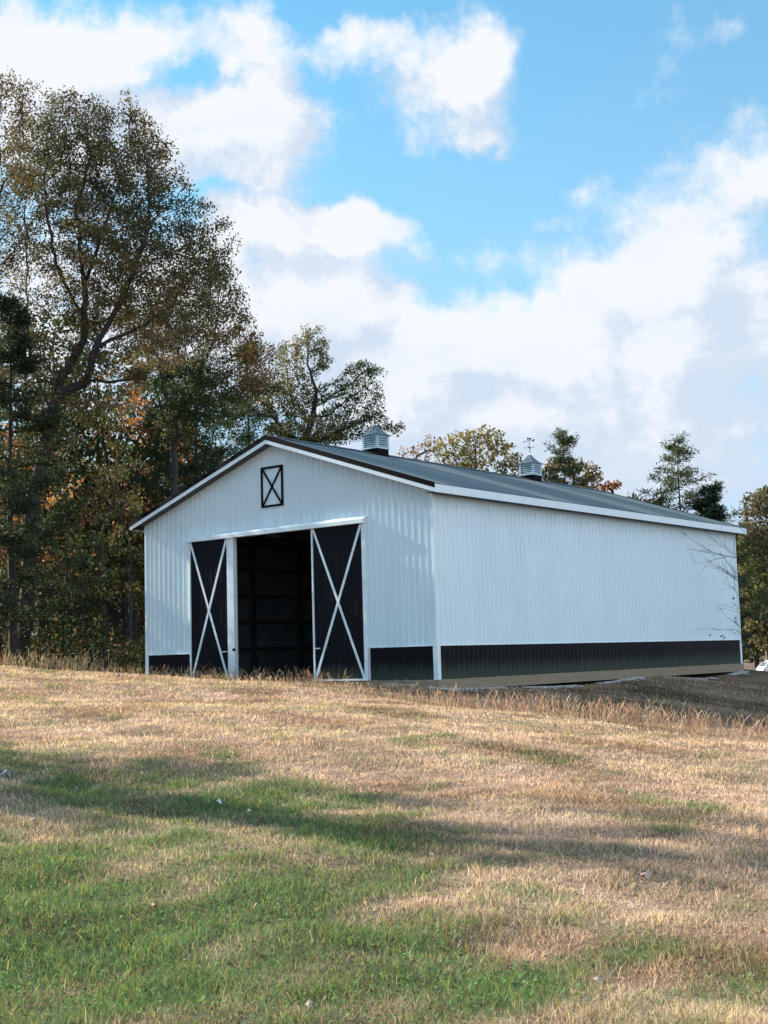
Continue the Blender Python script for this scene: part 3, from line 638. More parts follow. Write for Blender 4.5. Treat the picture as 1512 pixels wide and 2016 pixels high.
# ------------------------------------------------------------------ trees
def quads(c, ax, nr, L, Wd):
    """leaf quads: centre c, long axis ax, normal nr"""
    sd = np.cross(ax, nr); sd /= np.linalg.norm(sd, axis=1)[:, None]+1e-9
    a = ax*(L/2)[:, None]; b = sd*(Wd/2)[:, None]
    return np.stack([c-a, c+b-a*.15, c+a, c-b-a*.15], 1)
def unit(v): return v/(np.linalg.norm(v, axis=1)[:, None]+1e-9)
def leaves(r, pts, per, spread, size, pal, droop=.3, base=None, cfreq=.8, seed=0, aspect=.72, w=None):
    """pts: twig positions. pal: list of colours chosen by slow noise and chance"""
    n = len(pts)*per; p = np.repeat(pts, per, axis=0); off = r.normal(0, 1, (n, 3)); off = unit(off)*(r.uniform(0, 1, n)**.5)[:, None]*spread
    off[:, 2] *= .75; c = p+off
    ax = r.normal(0, 1, (n, 3)); ax[:, 2] -= droop*2; ax = unit(ax); nr = unit(r.normal(0, 1, (n, 3))+np.array([0, 0, .8]))
    L = size*r.uniform(.6, 1.4, n); V = quads(c, ax, nr, L, L*aspect)
    q = vn(c, cfreq, seed)*.5+.5+r.normal(0, .16, n); pal = np.array(pal); idx = np.clip((q*len(pal)).astype(int), 0, len(pal)-1)
    col = pal[idx]*r.uniform(.65, 1.35, n)[:, None]
    return V, col
def crown_obj(name, Vs, Cs, parent):
    V = np.concatenate(Vs); Cc = np.concatenate(Cs); n = len(V)
    return mesh_np(name, V.reshape(-1, 3), np.arange(4*n).reshape(-1, 4), M['leaf'], parent, col=np.clip(Cc, .004, .8))
def grow(trunk, att, step=.45, infl=6., kill=.8, iters=160, par0=None):
    """space colonisation: returns nodes, parents"""
    N_ = [np.array(p, float) for p in trunk]; par = list(par0) if par0 else [-1]+list(range(len(trunk)-1))
    att = np.array(att); alive = np.ones(len(att), bool)
    nd = np.array(N_); d = np.linalg.norm(att[:, None]-nd[None], axis=2); best = d.argmin(1); bd = d.min(1)
    for it in range(iters):
        act = alive & (bd < infl+(it < 25)*20)
        if not act.any(): break
        nn_ = np.array(N_); vv = unit(att[act]-nn_[best[act]]); idx, inv = np.unique(best[act], return_inverse=True); sm = np.zeros((len(idx), 3)); np.add.at(sm, inv, vv); new = []
        for i, v in zip(idx, sm):
            ln = np.linalg.norm(v)
            if ln < 1e-3: continue
            v = v/ln+RNG.normal(0, .12, 3); v /= np.linalg.norm(v); q = N_[i]+v*step
            new.append((q, i))
        if not new: break
        o = len(N_); prev_n = len(N_)
        for q, i in new: N_.append(q); par.append(i)
        A = np.array([q for q, _ in new]); d = np.linalg.norm(att[:, None]-A[None], axis=2); j = d.argmin(1); dm = d.min(1)
        up = dm < bd; best[up] = o+j[up]; bd[up] = dm[up]; alive &= bd > kill
    return np.array(N_), np.array(par)
def skeleton_mesh(name, nodes, par, r0, mat, parent, tip=.009, expo=1.6):
    n = len(nodes); ch = [[] for _ in range(n)]
    for i, p in enumerate(par):
        if p >= 0: ch[p].append(i)
    order = list(range(n-1, -1, -1)); a = np.zeros(n)
    for i in order:
        a[i] = sum(a[c] for c in ch[i]) if ch[i] else 1.0
    rr = tip*a**(1/expo); sc = r0/rr[0]; rr = np.where(rr*1.0 > 0, tip+(rr-tip)*(r0-tip)/(rr[0]-tip+1e-9), tip)
    V, Q = [], []; o = 0
    starts = [(0, None)]
    while starts:
        s0, pr = starts.pop(); chain = ([pr] if pr is not None else [])+[s0]; cur = s0
        while ch[cur]:
            cs = sorted(ch[cur], key=lambda c: -a[c]); 
            for c in cs[1:]: starts.append((c, cur))
            cur = cs[0]; chain.append(cur)
        rc = rr[chain].copy()
        if pr is not None: rc[0] = rc[1]
        P_ = nodes[chain]; k = 8 if rc.max() > .09 else (5 if rc.max() > .03 else 3)
        if len(P_) < 2: continue
        tn = np.gradient(P_, axis=0); tn = unit(tn); ref = np.array([.31, .95, .05]) if abs(tn[0][1]) < .8 else np.array([1., 0, 0])
        for i in range(len(P_)):
            u_ = np.cross(tn[i], ref); u_ /= np.linalg.norm(u_)+1e-9; v_ = np.cross(tn[i], u_)
            an = np.arange(k)*2*math.pi/k; V.append(P_[i]+(np.cos(an)[:, None]*u_+np.sin(an)[:, None]*v_)*rc[i])
        for i in range(len(P_)-1):
            for q in range(k): Q.append([o+i*k+q, o+i*k+(q+1) % k, o+(i+1)*k+(q+1) % k, o+(i+1)*k+q])
        o += len(P_)*k
    return mesh_np(name, np.concatenate(V), np.array(Q), mat, parent, smooth=True), rr, a
def lobe_pts(r, lobes, n):
    """points inside ellipsoids (cx,cy,cz,rx,ry,rz), biased to the outside"""
    w = np.array([l[3]*l[4]*l[5] for l in lobes])**.75; w /= w.sum(); k = r.choice(len(lobes), n, p=w); L = np.array(lobes)[k]
    d = unit(r.normal(0, 1, (n, 3)))*(r.uniform(.12, 1, n)**.45)[:, None]; return L[:, :3]+d*L[:, 3:6]
def loc(px, py, s):           # point at distance s ahead seen along one line of the survey
    d = ray(px, py); k = s/(d[0]*F2[0]+d[1]*F2[1]); return CAM+d*k
def broad_tree(name, label, cat, base, trunk_top, lobes, natt, per, spread, size, pal, r0, seed, group=None, mat='bark', step=.45, kill=.8, droop=.3, cfreq=.8, extra_trunk=(), guides=()):
    """base: world x,y,z ; lobes relative to the base"""
    r = np.random.default_rng(seed); root = empty(name, base); tag(root, label, cat, group)
    tt_ = [np.array((0, 0, -.15))]; goal = [np.array(p, float) for p in extra_trunk]+[np.array(trunk_top, float)]
    cur = tt_[0]
    for g_ in goal:
        k = max(2, int(np.linalg.norm(g_-cur)/step)); a = cur.copy()
        for i in range(1, k+1): tt_.append(a+(g_-a)*i/k+r.normal(0, .03, 3))
        cur = g_
    par0 = [-1]+list(range(len(tt_)-1))
    for gl in guides:                     # main limbs
        i = int(np.argmin([np.linalg.norm(q-np.array(gl[0])) for q in tt_])); cur = tt_[i]
        for g_ in gl[1:]:
            g_ = np.array(g_, float)+r.normal(0, .25, 3); k = max(1, int(np.linalg.norm(g_-cur)/step)); a = cur.copy()
            for q in range(1, k+1): par0.append(i); i = len(tt_); tt_.append(a+(g_-a)*q/k+r.normal(0, .035, 3))
            cur = g_
    att = lobe_pts(r, lobes, natt); nodes, par = grow(tt_, att, step=step, kill=kill, par0=par0)
    ob, rr, a = skeleton_mesh('trunk', nodes, par, r0, M[mat], root)
    tw = nodes[(a <= 6) & (np.arange(len(nodes)) > len(tt_))]; tw = tw[r.permutation(len(tw))[:int(natt*1.25)]]; print(name, label[:30], len(nodes), len(tw))
    if per > 0 and len(tw):
        V, col = leaves(r, tw, per, spread, size, pal, droop, seed=seed, cfreq=cfreq); crown_obj('crown', [V], [col], root)
    return root
def copytree(root, x, y, z, rz, sc, label=None, name=None):
    o = root.copy(); C.objects.link(o); o.location = (x, y, z); o.rotation_euler = (0, 0, rz); o.scale = (sc, sc, sc*random.uniform(.92, 1.1))
    if label: o['label'] = label
    for ch in list(root.children):
        c = ch.copy(); C.objects.link(c); c.parent = o
    return o
OLIVE = (.085, .090, .032); DGREEN = (.035, .060, .028); BROWN = (.15, .095, .045); TAN = (.23, .165, .085); ORANGE = (.42, .17, .06); REDP = (.58, .25, .17); GOLD = (.30, .23, .10); GREY = (.09, .085, .06); LGREEN = (.12, .135, .055)
def rel(px, py, s, base): return loc(px, py, s)-np.array(base)
def lobes_px(base, s, items, depth=.8):
    o = []
    for px, py, rx, ry in items[:]:
        c = rel(px, py, s, base); k = s/FPX; rxm, rym = rx*k, ry*k; dp = max(rxm*depth, 1.0)
        o.append((c[0], c[1], c[2], math.hypot(rxm*R2[0], dp*F2[0]), math.hypot(rxm*R2[1], dp*F2[1]), rym))
    return o
def base_at(px, s):
    t = s*(px-756)/FPX; x, y = st(s, t); return (x, y, gz(x, y)-.05)

# the big oak at the left
b = base_at(40, 46.)
broad_tree('oak_tree', 'tallest broad oak with fanned bare limbs, brown and olive leaves, left of the barn', 'tree', b, rel(118, 760, 46, b), lobes_px(b, 46, [
    (150,270,85,75),(245,330,80,75),(90,330,90,80),(320,390,70,80),(230,430,110,70),(400,450,55,70),(390,540,75,80),(110,470,70,60),(330,600,90,80),(60,620,70,90),(430,640,55,60),(250,720,90,60),(150,205,45,35),(120,700,80,70),(310,300,35,35),(210,520,90,60),(290,530,80,60),(50,420,60,70),(190,610,90,60),(340,680,90,60),(20,720,60,90),(420,500,50,50),(180,330,200,150),(250,520,200,160),(95,760,50,60),(60,840,50,60),(160,790,60,50),(215,810,60,40),(110,860,60,40)]),
    4600, 60, .44, .09, [DGREEN, GREY, OLIVE, GREY, BROWN, OLIVE, (.17,.125,.07)], .27, 41, extra_trunk=(rel(62, 1000, 46, b), rel(98, 840, 46, b)), guides=[[rel(x_, y_, 46, b)+np.array(F2.tolist()+[0])*dz for x_, y_, dz in gl] for gl in (
    ((118,760,0),(145,650,.2),(160,560,.4),(200,430,.8),(222,310,1.2)), ((150,620,0),(132,520,-.5),(118,440,-.8),(85,330,-1.2)), ((160,560,0),(172,440,-.2),(150,290,.3)),
    ((112,790,0),(170,750,-.3),(212,692,-.8),(274,560,-1.2),(325,430,-1.5)), ((212,692,0),(300,610,.3),(385,545,.8)), ((104,820,0),(62,700,.5),(40,560,.8),(30,440,.8)), ((170,750,0),(260,725,.6),(370,690,1.2)), ((274,560,0),(290,440,0),(300,340,0)))], kill=.5, cfreq=.7, step=.35)
b = base_at(-70, 49.)
broad_tree('oak_tree', 'tall brownish tree cut by the left edge of the photo, its crown above the pine', 'tree', b, rel(-60, 700, 49, b), lobes_px(b, 49, [
    (30,200,50,65),(-40,200,60,80),(20,320,70,80),(-50,420,90,100),(30,480,50,70),(-90,600,90,90)]), 2000, 60, .44, .09, [OLIVE, GREY, BROWN, TAN, DGREEN, GREY], .3, 42, kill=.5, step=.35)
b = base_at(330, 53.)
broad_tree('oak_tree', 'dense olive tree rising behind the left slope of the barn roof', 'tree', b, rel(345, 820, 53, b), lobes_px(b, 53, [
    (420,560,60,80),(360,640,90,70),(470,680,60,70),(440,610,60,70),(300,640,80,70),(400,760,110,70),(490,740,60,50),(510,700,35,45),(345,840,45,50),(365,780,40,50)]), 2700, 66, .46, .095, [DGREEN, DGREEN, OLIVE, GREY, DGREEN, BROWN], .16, 43, kill=.5, step=.35)
b = base_at(610, 66.)
broad_tree('oak_tree', 'olive and gold tree behind the barn ridge, its arm reaching over the first cupola', 'tree', b, rel(600, 880, 66, b), lobes_px(b, 66, [
    (610,670,34,34),(570,700,40,38),(625,710,28,30),(715,735,48,32),(660,790,70,40),(560,790,75,50),(500,780,50,50),(730,800,35,40),(620,850,120,30),(765,845,32,14),(700,830,60,28),(590,740,45,35)]), 3000, 50, .36, .105, [DGREEN, OLIVE, OLIVE, GOLD, LGREEN], .3, 44, kill=.5, droop=.5, step=.35)

# pines
def pine(name, label, base, H, seed, rmax, z0=.25, tufts=260, pal=(DGREEN, (.03, .055, .035), (.05, .07, .03)), group=None, size=.20, asym=None, r0=.17, flat=.25, reg=False):
    r = np.random.default_rng(seed); root = empty(name, base); tag(root, label, 'pine tree', group)
    V, Q = [], []; tufts *= 2; m_ = MB(); lean = r.normal(0, .012, 2)
    pts = [(lean[0]*z+.05*math.sin(z*.5), lean[1]*z+.05*math.cos(z*.6), z) for z in np.linspace(-.2, H, 14)]
    m_.tube(pts, [r0*(1-.93*i/13) for i in range(14)], 7)
    tw = []
    nb = int(H*(1-z0)*5.0); 
    for i in range(nb):
        f = z0+(1-z0)*(i+r.uniform(0, .8))/nb; z = H*f; z = round(z/.52)*.52+r.normal(0, .07); f = min(.995, z/H); g_ = (1-f)/(1-z0); ln = rmax*((g_**.9*(.9+.2*r.uniform())+.05) if reg else (g_**.75*(.75+.5*r.uniform())+.06)*(1 if r.uniform() < .85 else .5))
        a = r.uniform(0, 6.283) if not reg else i*2.4+r.normal(0, .2)
        if asym is not None: ln *= 1+.35*math.cos(a-asym)
        rise = r.uniform(-.05, .28)+(.5 if f > .9 else 0); p0 = np.array([lean[0]*z, lean[1]*z, z]); dv = np.array([math.cos(a), math.sin(a), rise])
        k = max(3, int(ln/.45)); bp = [p0+dv*ln*q/k+np.array([0, 0, -.10*ln*math.sin(q/k*3.1)]) for q in range(k+1)]
        m_.tube([tuple(x) for x in bp], [max(.008, .030*(1-q/(k+1)))*(.5+ln/rmax) for q in range(k+1)], 3, cap=False)
        for q in range(1, k+1):
            if q/k < .2: continue
            ww = ln*.30*(1.15-q/k)+.15
            for _ in range(4):
                sd = np.array([-math.sin(a), math.cos(a), 0])*r.normal(0, ww*.7); tw.append(bp[q]+sd+np.array([0, 0, r.normal(0, .07)])+dv*r.uniform(-.2, .25))
    m_.build('trunk', M['bark'], root, smooth=True)
    tw = np.array(tw); per = max(4, int(tufts)); n = len(tw)*per; p = np.repeat(tw, per, axis=0); off = r.normal(0, .16, (n, 3)); off[:, 2] *= .45+flat
    ax = unit(off+r.normal(0, .08, (n, 3))+np.array([0, 0, .05])); V = quads(p+off, ax, unit(r.normal(0, 1, (n, 3))), size*r.uniform(.6, 1.3, n), size*.22*r.uniform(.7, 1.3, n))
    pal = np.array(pal); col = pal[r.integers(0, len(pal), n)]*r.uniform(.6, 1.4, n)[:, None]; crown_obj('crown', [V], [col], root)
    return root
b = base_at(20, 43.); pine('pine_tree', 'dark bluish pine standing at the left edge before the tall oak', b, 12.8, 51, 2.9, .12, 16, pal=((.024, .038, .024), (.03, .045, .028), (.04, .05, .025)), size=.22)
b = base_at(343, 56.); pine('pine_tree', 'slender pine with level bare limbs, its trunk rising left of the roof slope', b, 13.4, 52, 3.4, .42, 12)
b = base_at(388, 58.); pine('pine_tree', 'slender pine just right of its twin behind the roof slope', b, 14.2, 53, 3.4, .5, 12)
b = base_at(495, 60.); pine('pine_tree', 'dark pine behind the barn between the olive tree and the tree over the ridge', b, 15.6, 54, 3.6, .35, 14)
# small trees seen over the roof and at the right
def over(name, label, cat, px, top, s, items, natt, pal, seed, per=22, size=.2, spread=.4, r0=.13, mat='bark', kill=.5, group=None):
    b = base_at(px, s); return broad_tree(name, label, cat, b, rel(px, top, s, b), lobes_px(b, s, items), int(natt*2.2), per, spread, size, pal, r0, seed, mat=mat, kill=kill, group=group)
over('small_tree', 'sparse pinkish tree just right of the first cupola, twigs showing', 'tree', 815, 910, 84, [(805,900,24,26),(835,895,22,22),(850,880,22,28)], 230, [(.30,.17,.12), (.24,.17,.09), BROWN, (.34,.2,.15)], 61, per=7, mat='greybark')
over('small_tree', 'rounded golden olive tree over the roof between the two cupolas', 'tree', 935, 920, 80, [(885,885,32,34),(935,880,42,38),(975,880,36,32),(915,915,60,34),(1000,905,26,28),(958,858,28,20),(905,868,30,20),(1000,930,40,24)], 800, [OLIVE, GOLD, GOLD, (.22,.19,.08), LGREEN], 62, per=17)
over('small_tree', 'brown and olive tree over the roof, right of the farther cupola', 'tree', 1130, 950, 80, [(1120,925,40,24),(1155,930,28,20),(1090,930,24,24),(1140,955,50,20)], 330, [OLIVE, GOLD, BROWN, TAN], 63)
over('small_tree', 'small orange tree peeping over the roof, left of the tall lone pine', 'tree', 1205, 965, 80, [(1203,958,22,14),(1190,965,18,12)], 120, [ORANGE, TAN, GOLD], 64)
over('small_tree', 'tiny green treetop just showing over the roof', 'tree', 1243, 985, 80, [(1243,984,9,9)], 40, [OLIVE, LGREEN], 65)
over('small_tree', 'low rusty bush at the foot of the lone pine over the roof', 'tree', 1295, 1000, 78, [(1293,992,20,12)], 90, [ORANGE, TAN, BROWN], 66)
def pine_to(px, top, s, label, seed, rpx, z0=.25, pal=None, asym=None, tf=11):
    b = base_at(px, s); H = loc(px, top, s)[2]-b[2]; return pine('pine_tree', label, b, H, seed, rpx*s/FPX, z0, tf, pal=pal or ((.06,.085,.04), (.045,.07,.035), (.09,.10,.045)), size=.26, asym=asym, reg=True)
pine_to(1115, 855, 78, 'pine over the roof just right of the weathervane', 71, 120, .3, tf=9)
pine_to(1347, 878, 74, 'tall lone pine with tiered open branches over the far end of the roof', 72, 185, .30, tf=9)
pine_to(1412, 962, 72, 'small dark pine beside the lone pine, over the roof end', 73, 62, .2, pal=((.022,.04,.035), (.03,.05,.035)))
pine_to(1385, 975, 73, 'low dark pine top between the lone pine and the small dark pine', 74, 34, .2, pal=((.022,.04,.03), (.04,.06,.03)))
RP = [LGREEN, OLIVE, (.16,.15,.075), (.20,.15,.09), GREY]
over('hedge_tree', 'pale olive tree at the right edge, tall beyond the end of the barn', 'tree', 1500, 1180, 92, [(1495,1000,42,38),(1530,990,50,40),(1480,1060,34,40),(1540,1080,60,60),(1485,1130,28,45),(1520,1160,60,50),(1482,1210,20,40),(1530,1250,60,40)], 900, RP, 67, per=30, size=.22, spread=.5, r0=.16, mat='greybark')
over('hedge_tree', 'greyish brown tree behind the pale olive one at the right edge', 'tree', 1475, 1180, 98, [(1470,1060,24,40),(1462,1140,16,60),(1500,1100,60,80),(1475,1230,26,50),(1570,1100,60,80)], 520, [GREY, BROWN, OLIVE, DGREEN], 68, per=30, size=.24, spread=.5)
over('hedge_tree', 'low dark bush under the trees past the far barn corner', 'bush', 1490, 1300, 95, [(1480,1270,22,35),(1515,1270,40,35),(1470,1290,14,16),(1560,1280,40,40)], 330, [DGREEN, DGREEN, OLIVE, (.03,.045,.02)], 69, per=30, size=.22, spread=.5)

# bare tree reaching in front of the far corner
b = base_at(1530, 46.5); r = np.random.default_rng(77); root = empty('bare_tree', b); tag(root, 'leafless small tree whose thin twigs cross the far corner of the side wall', 'tree')
V_, tw = MB(), []
def twig(p, d, ln, rd, dep):
    k = max(3, int(ln/.16)); pts = [Vector(p)]; d = Vector(d).normalized()
    for i in range(k):
        d = (d+Vector(r.normal(0, .09, 3))+Vector((0, 0, .02))).normalized(); pts.append(pts[-1]+d*(ln/k))
    V_.tube(pts, [rd*(1-.75*i/k) for i in range(k+1)], 4 if rd < .02 else 6, cap=False)
    if dep == 0: return
    for q in range(1+dep*2):
        i = int(r.integers(k//3, k)); dd = (d+Vector(r.normal(0, .42, 3))+Vector((0, 0, .12))).normalized(); twig(pts[i], dd, ln*r.uniform(.4, .62), rd*.5, dep-1)
    tw.append(np.array(pts[-1]))
V_.tube([(0, 0, -.2), (.04, .02, 1.2), (-.05, 0, 2.6), (.05, .05, 4.2), (0, 0, 5.6)], [.075, .065, .05, .035, .012], 8)
for (px0, py0), (px1, py1), rd in (((1515,1130),(1392,1062),.022), ((1515,1180),(1384,1108),.026), ((1515,1230),(1412,1180),.02), ((1518,1268),(1405,1248),.018), ((1520,1080),(1440,1030),.018)):
    a, e = rel(px0, py0, 46.5, b), rel(px1, py1, 45.8, b); z = a[2]; tr = np.array([0, 0, max(.4, z-.25)])
    V_.tube([tuple(tr), tuple(a)], [rd*1.4, rd], 5, cap=False); twig(a, e-a, float(np.linalg.norm(e-a))*.95, rd, 2)
V_.build('trunk', M['bark'], root, smooth=True)
lp = np.array([rel(x_, y_, 46, b) for x_, y_ in ((1443,1178),(1446,1190),(1450,1217),(1447,1222),(1420,1252),(1425,1256),(1455,1262),(1398,1250))]); V, col = leaves(r, lp, 5, .08, .07, [(.02,.025,.02), (.04,.035,.025)], .8, seed=3); crown_obj('crown', [V], [col], root)

# ---- the wood at the left: a few kinds of slender trees, copied; each its own object
def slender(seed, H, pal, rad_=1.7, per=14, z0=.35, lab='', nm='woodland_tree', r0=.10):
    r = np.random.default_rng(seed); lob = []
    for i in range(7):
        f = z0+(1-z0)*(i+.5)/7; a = r.uniform(0, 6.28); q = rad_*(1.1-.7*abs(f-.6)); lob.append((math.cos(a)*q*.5, math.sin(a)*q*.5, H*f, q, q, H*(1-z0)/7*1.2))
    return broad_tree(nm, lab, 'tree', (0, 0, 0), (r.normal(0, .3), r.normal(0, .3), H*.6), lob, 330, per*2, .45, .16, pal, r0, seed, group='trees of the wood left of the barn', kill=.9, step=.6)
LAB = ['slender olive leaved tree in the shaded wood left of the barn', 'slender dark green tree in the shaded wood left of the barn', 'slender orange red tree in the shaded wood left of the barn', 'slender brown leaved tree in the shaded wood left of the barn']
protos = [slender(81, 11, [DGREEN, (.05,.06,.025), OLIVE, (.10,.07,.035)], lab=LAB[0]), slender(82, 12, [DGREEN, DGREEN, OLIVE], 1.9, lab=LAB[1]), slender(83, 9.5, [REDP, ORANGE, ORANGE, TAN, GOLD], 1.8, 10, .4, lab=LAB[2]), slender(84, 8.5, [(.10,.065,.035), BROWN, (.06,.06,.03), GREY], 1.6, 12, .3, lab=LAB[3])]
r = np.random.default_rng(90); used = set(); taken = []
spots = [(45, 58, 2, 1.0), (250, 60, 2, 1.5), (292, 63, 2, 1.5), (210, 66, 2, 1.0), (30, 70, 2, 1.25), (620, 72, 0, 1.0), (320, 62, 3, 1.2)]
for px, s, k, sc in [(75, 57, 1, 1.35), (110, 60, 0, 1.45), (160, 62, 3, 1.6), (200, 59, 1, 1.3), (230, 68, 0, 1.5), (140, 70, 2, 1.55), (290, 66, 1, 1.35), (260, 57, 3, 1.35), (20, 62, 1, 1.5), (330, 70, 0, 1.4), (400, 72, 1, 1.3), (180, 75, 2, 1.6), (90, 72, 0, 1.6)]: spots.append((px, s, k, sc))
for i in range(56):
    s = 46+(r.uniform()**.8)*38; px = r.uniform(-60, 470 if s > 58 else 262)
    if s < 62 and px > 262: px = r.uniform(-40, 262)
    spots.append((px, s, int(r.choice([0, 1, 3, 0, 1, 2], p=[.26, .26, .18, .12, .12, .06])), r.uniform(.65, 1.1)))
UL = {0: 'orange red tree low at the left edge of the photo, glowing behind the dark pine', 1: 'tall pinkish orange tree in the gap between the tall oak and the roof slope', 2: 'orange tree just left of the barn roof corner, behind the slender pines', 3: 'orange tree deep behind the forked trunk of the tall oak', 4: 'faint orange tree far back at the left edge', 5: 'olive tree behind the ridge, under the arm over the first cupola', 6: 'brown leaved tree behind the left roof slope'}
for n_, (px, s, k, sc) in enumerate(spots):
    t = s*(px-756)/FPX; x, y = st(s, t)
    if -13.2 < x < .5 and y > -.8 and y < 21: continue
    if any((x-a)**2+(y-b_)**2 < 1.1 for a, b_ in taken): continue
    taken.append((x, y)); z = gz(x, y)-.05
    if k not in used: used.add(k); o = protos[k]; o.location = (x, y, z); o.scale = (sc, sc, sc)
    else: o = copytree(protos[k], x, y, z, r.uniform(0, 6.28), sc, LAB[k])
    if n_ in UL: o['label'] = UL[n_]
# undergrowth and the far, uncountable part of the wood
def mass(name, label, cat, n, sfun, size, pal, seed):
    r = np.random.default_rng(seed); c = sfun(r, n); ax = unit(r.normal(0, 1, (len(c), 3))); nr = unit(r.normal(0, 1, (len(c), 3))+np.array([0, 0, .5])); L = size*r.uniform(.6, 1.4, len(c))
    V = quads(c, ax, nr, L, L*.6); q = vn(c, .6, seed)*.5+.5+r.normal(0, .15, len(c)); pal = np.array(pal); col = pal[np.clip((q*len(pal)).astype(int), 0, len(pal)-1)]*r.uniform(.6, 1.4, len(c))[:, None]
    m_ = mesh_np(name, V.reshape(-1, 3), np.arange(4*len(c)).reshape(-1, 4), M['leaf'], col=col); return tag(m_, label, cat, kind='stuff')
def far_wood(r, n):
    s = r.uniform(84, 104, n); t = s*r.uniform(-.42, -.03, n); p = np.stack([s, t], 1); top = 10.5+2.5*vn(p, .25, 12)-np.clip((t/s+.13)*60, 0, 4); h = r.uniform(0, 1, n)**.8*top
    keep = vn(np.stack([s, t, h], 1), .9, 13) > -.45; s, t, h = s[keep], t[keep], h[keep]; x, y = CAM[0]+s*F2[0]+t*R2[0], CAM[1]+s*F2[1]+t*R2[1]; return np.stack([x, y, gz_st(s, t)+h], 1)
mass('far_wood', 'distant depth of the wood showing between the nearer trunks', 'wood', 90000, far_wood, .42, [DGREEN, (.03,.04,.02), BROWN, OLIVE, (.06,.05,.03), (.16,.09,.05)], 14)
def under(r, n):
    s = 45+r.uniform(0, 1, n)**1.3*30; t = s*r.uniform(-.40, -.185, n); p = np.stack([s, t], 1); h = r.uniform(0, 1, n)**1.6*(1.7+1.4*vn(p, .7, 15)); keep = (h > 0) & (vn(p, 1.3, 16) > -.5)
    s, t, h = s[keep], t[keep], h[keep]; x, y = CAM[0]+s*F2[0]+t*R2[0], CAM[1]+s*F2[1]+t*R2[1]; k = ~((x > -12.6) & (x < .5) & (y > -.5) & (y < 20.5)); return np.stack([x, y, gz_st(s, t)+h], 1)[k]
mass('undergrowth', 'tangled undergrowth on the floor of the wood left of the barn', 'undergrowth', 42000, under, .16, [DGREEN, (.03,.04,.02), BROWN, (.05,.045,.03), OLIVE], 17)

# trees outside the picture on the left whose shade falls over the foreground
def shade_tree(s, t, H, rc, seed, lab):
    x, y = st(s, t); r = np.random.default_rng(seed); lob = []
    for i in range(8):
        a = r.uniform(0, 6.28); f = r.uniform(.5, .92); q = rc*r.uniform(.4, .7); lob.append((math.cos(a)*rc*.55, math.sin(a)*rc*.55, H*f, q, q, q*.8))
    broad_tree('shade_tree', lab, 'tree', (x, y, gz(x, y)), (0, 0, H*.45), lob, 420, 22, .5, .26, [OLIVE, BROWN, DGREEN], .25, seed, kill=.9, step=.6)
SH = [(28.8, -25.2, 15.6, 2.4), (23.6, -18.6, 13.0, 1.4)]
for i, a in enumerate(SH): shade_tree(*a, 120+i, ['broad tree outside the photo on the left, nearest the wood', 'middle tree outside the photo on the left, shading the green grass', 'far tree outside the photo on the left', 'small tree outside the photo on the left, nearest the photographer'][i])

# ------------------------------------------------------------------ hill
def hill():
    r = np.random.default_rng(3); n1, n2 = 150, 26; V = []
    for i in range(n1):
        t = -120+(620)*i/(n1-1)
        for j in range(n2):
            f = j/(n2-1); s = 560+260*f; pr = math.sin(f*math.pi/2); env = 54*math.exp(-((t-215)/120)**2)+16*math.exp(-((t-60)/200)**2)+14; x, y = st(s, t)
            V.append((x, y, -3+env*pr*(1+.04*math.sin(t*.05)))+())
    V = np.array(V); V[:, 2] += (vn(V[:, :2], .35, 20)*1.3+vn(V[:, :2], .9, 21)*.8)
    ii = np.arange(n1*n2).reshape(n1, n2); Fq = np.stack([ii[:-1, :-1], ii[1:, :-1], ii[1:, 1:], ii[:-1, 1:]], -1).reshape(-1, 4)
    tag(mesh_np('hill', V, Fq[:, ::-1], simple('wooded_hill', (.05, .085, .085), 1., nscale=.12, namt=.7, spec=.1), smooth=False), kind='structure')
hill()

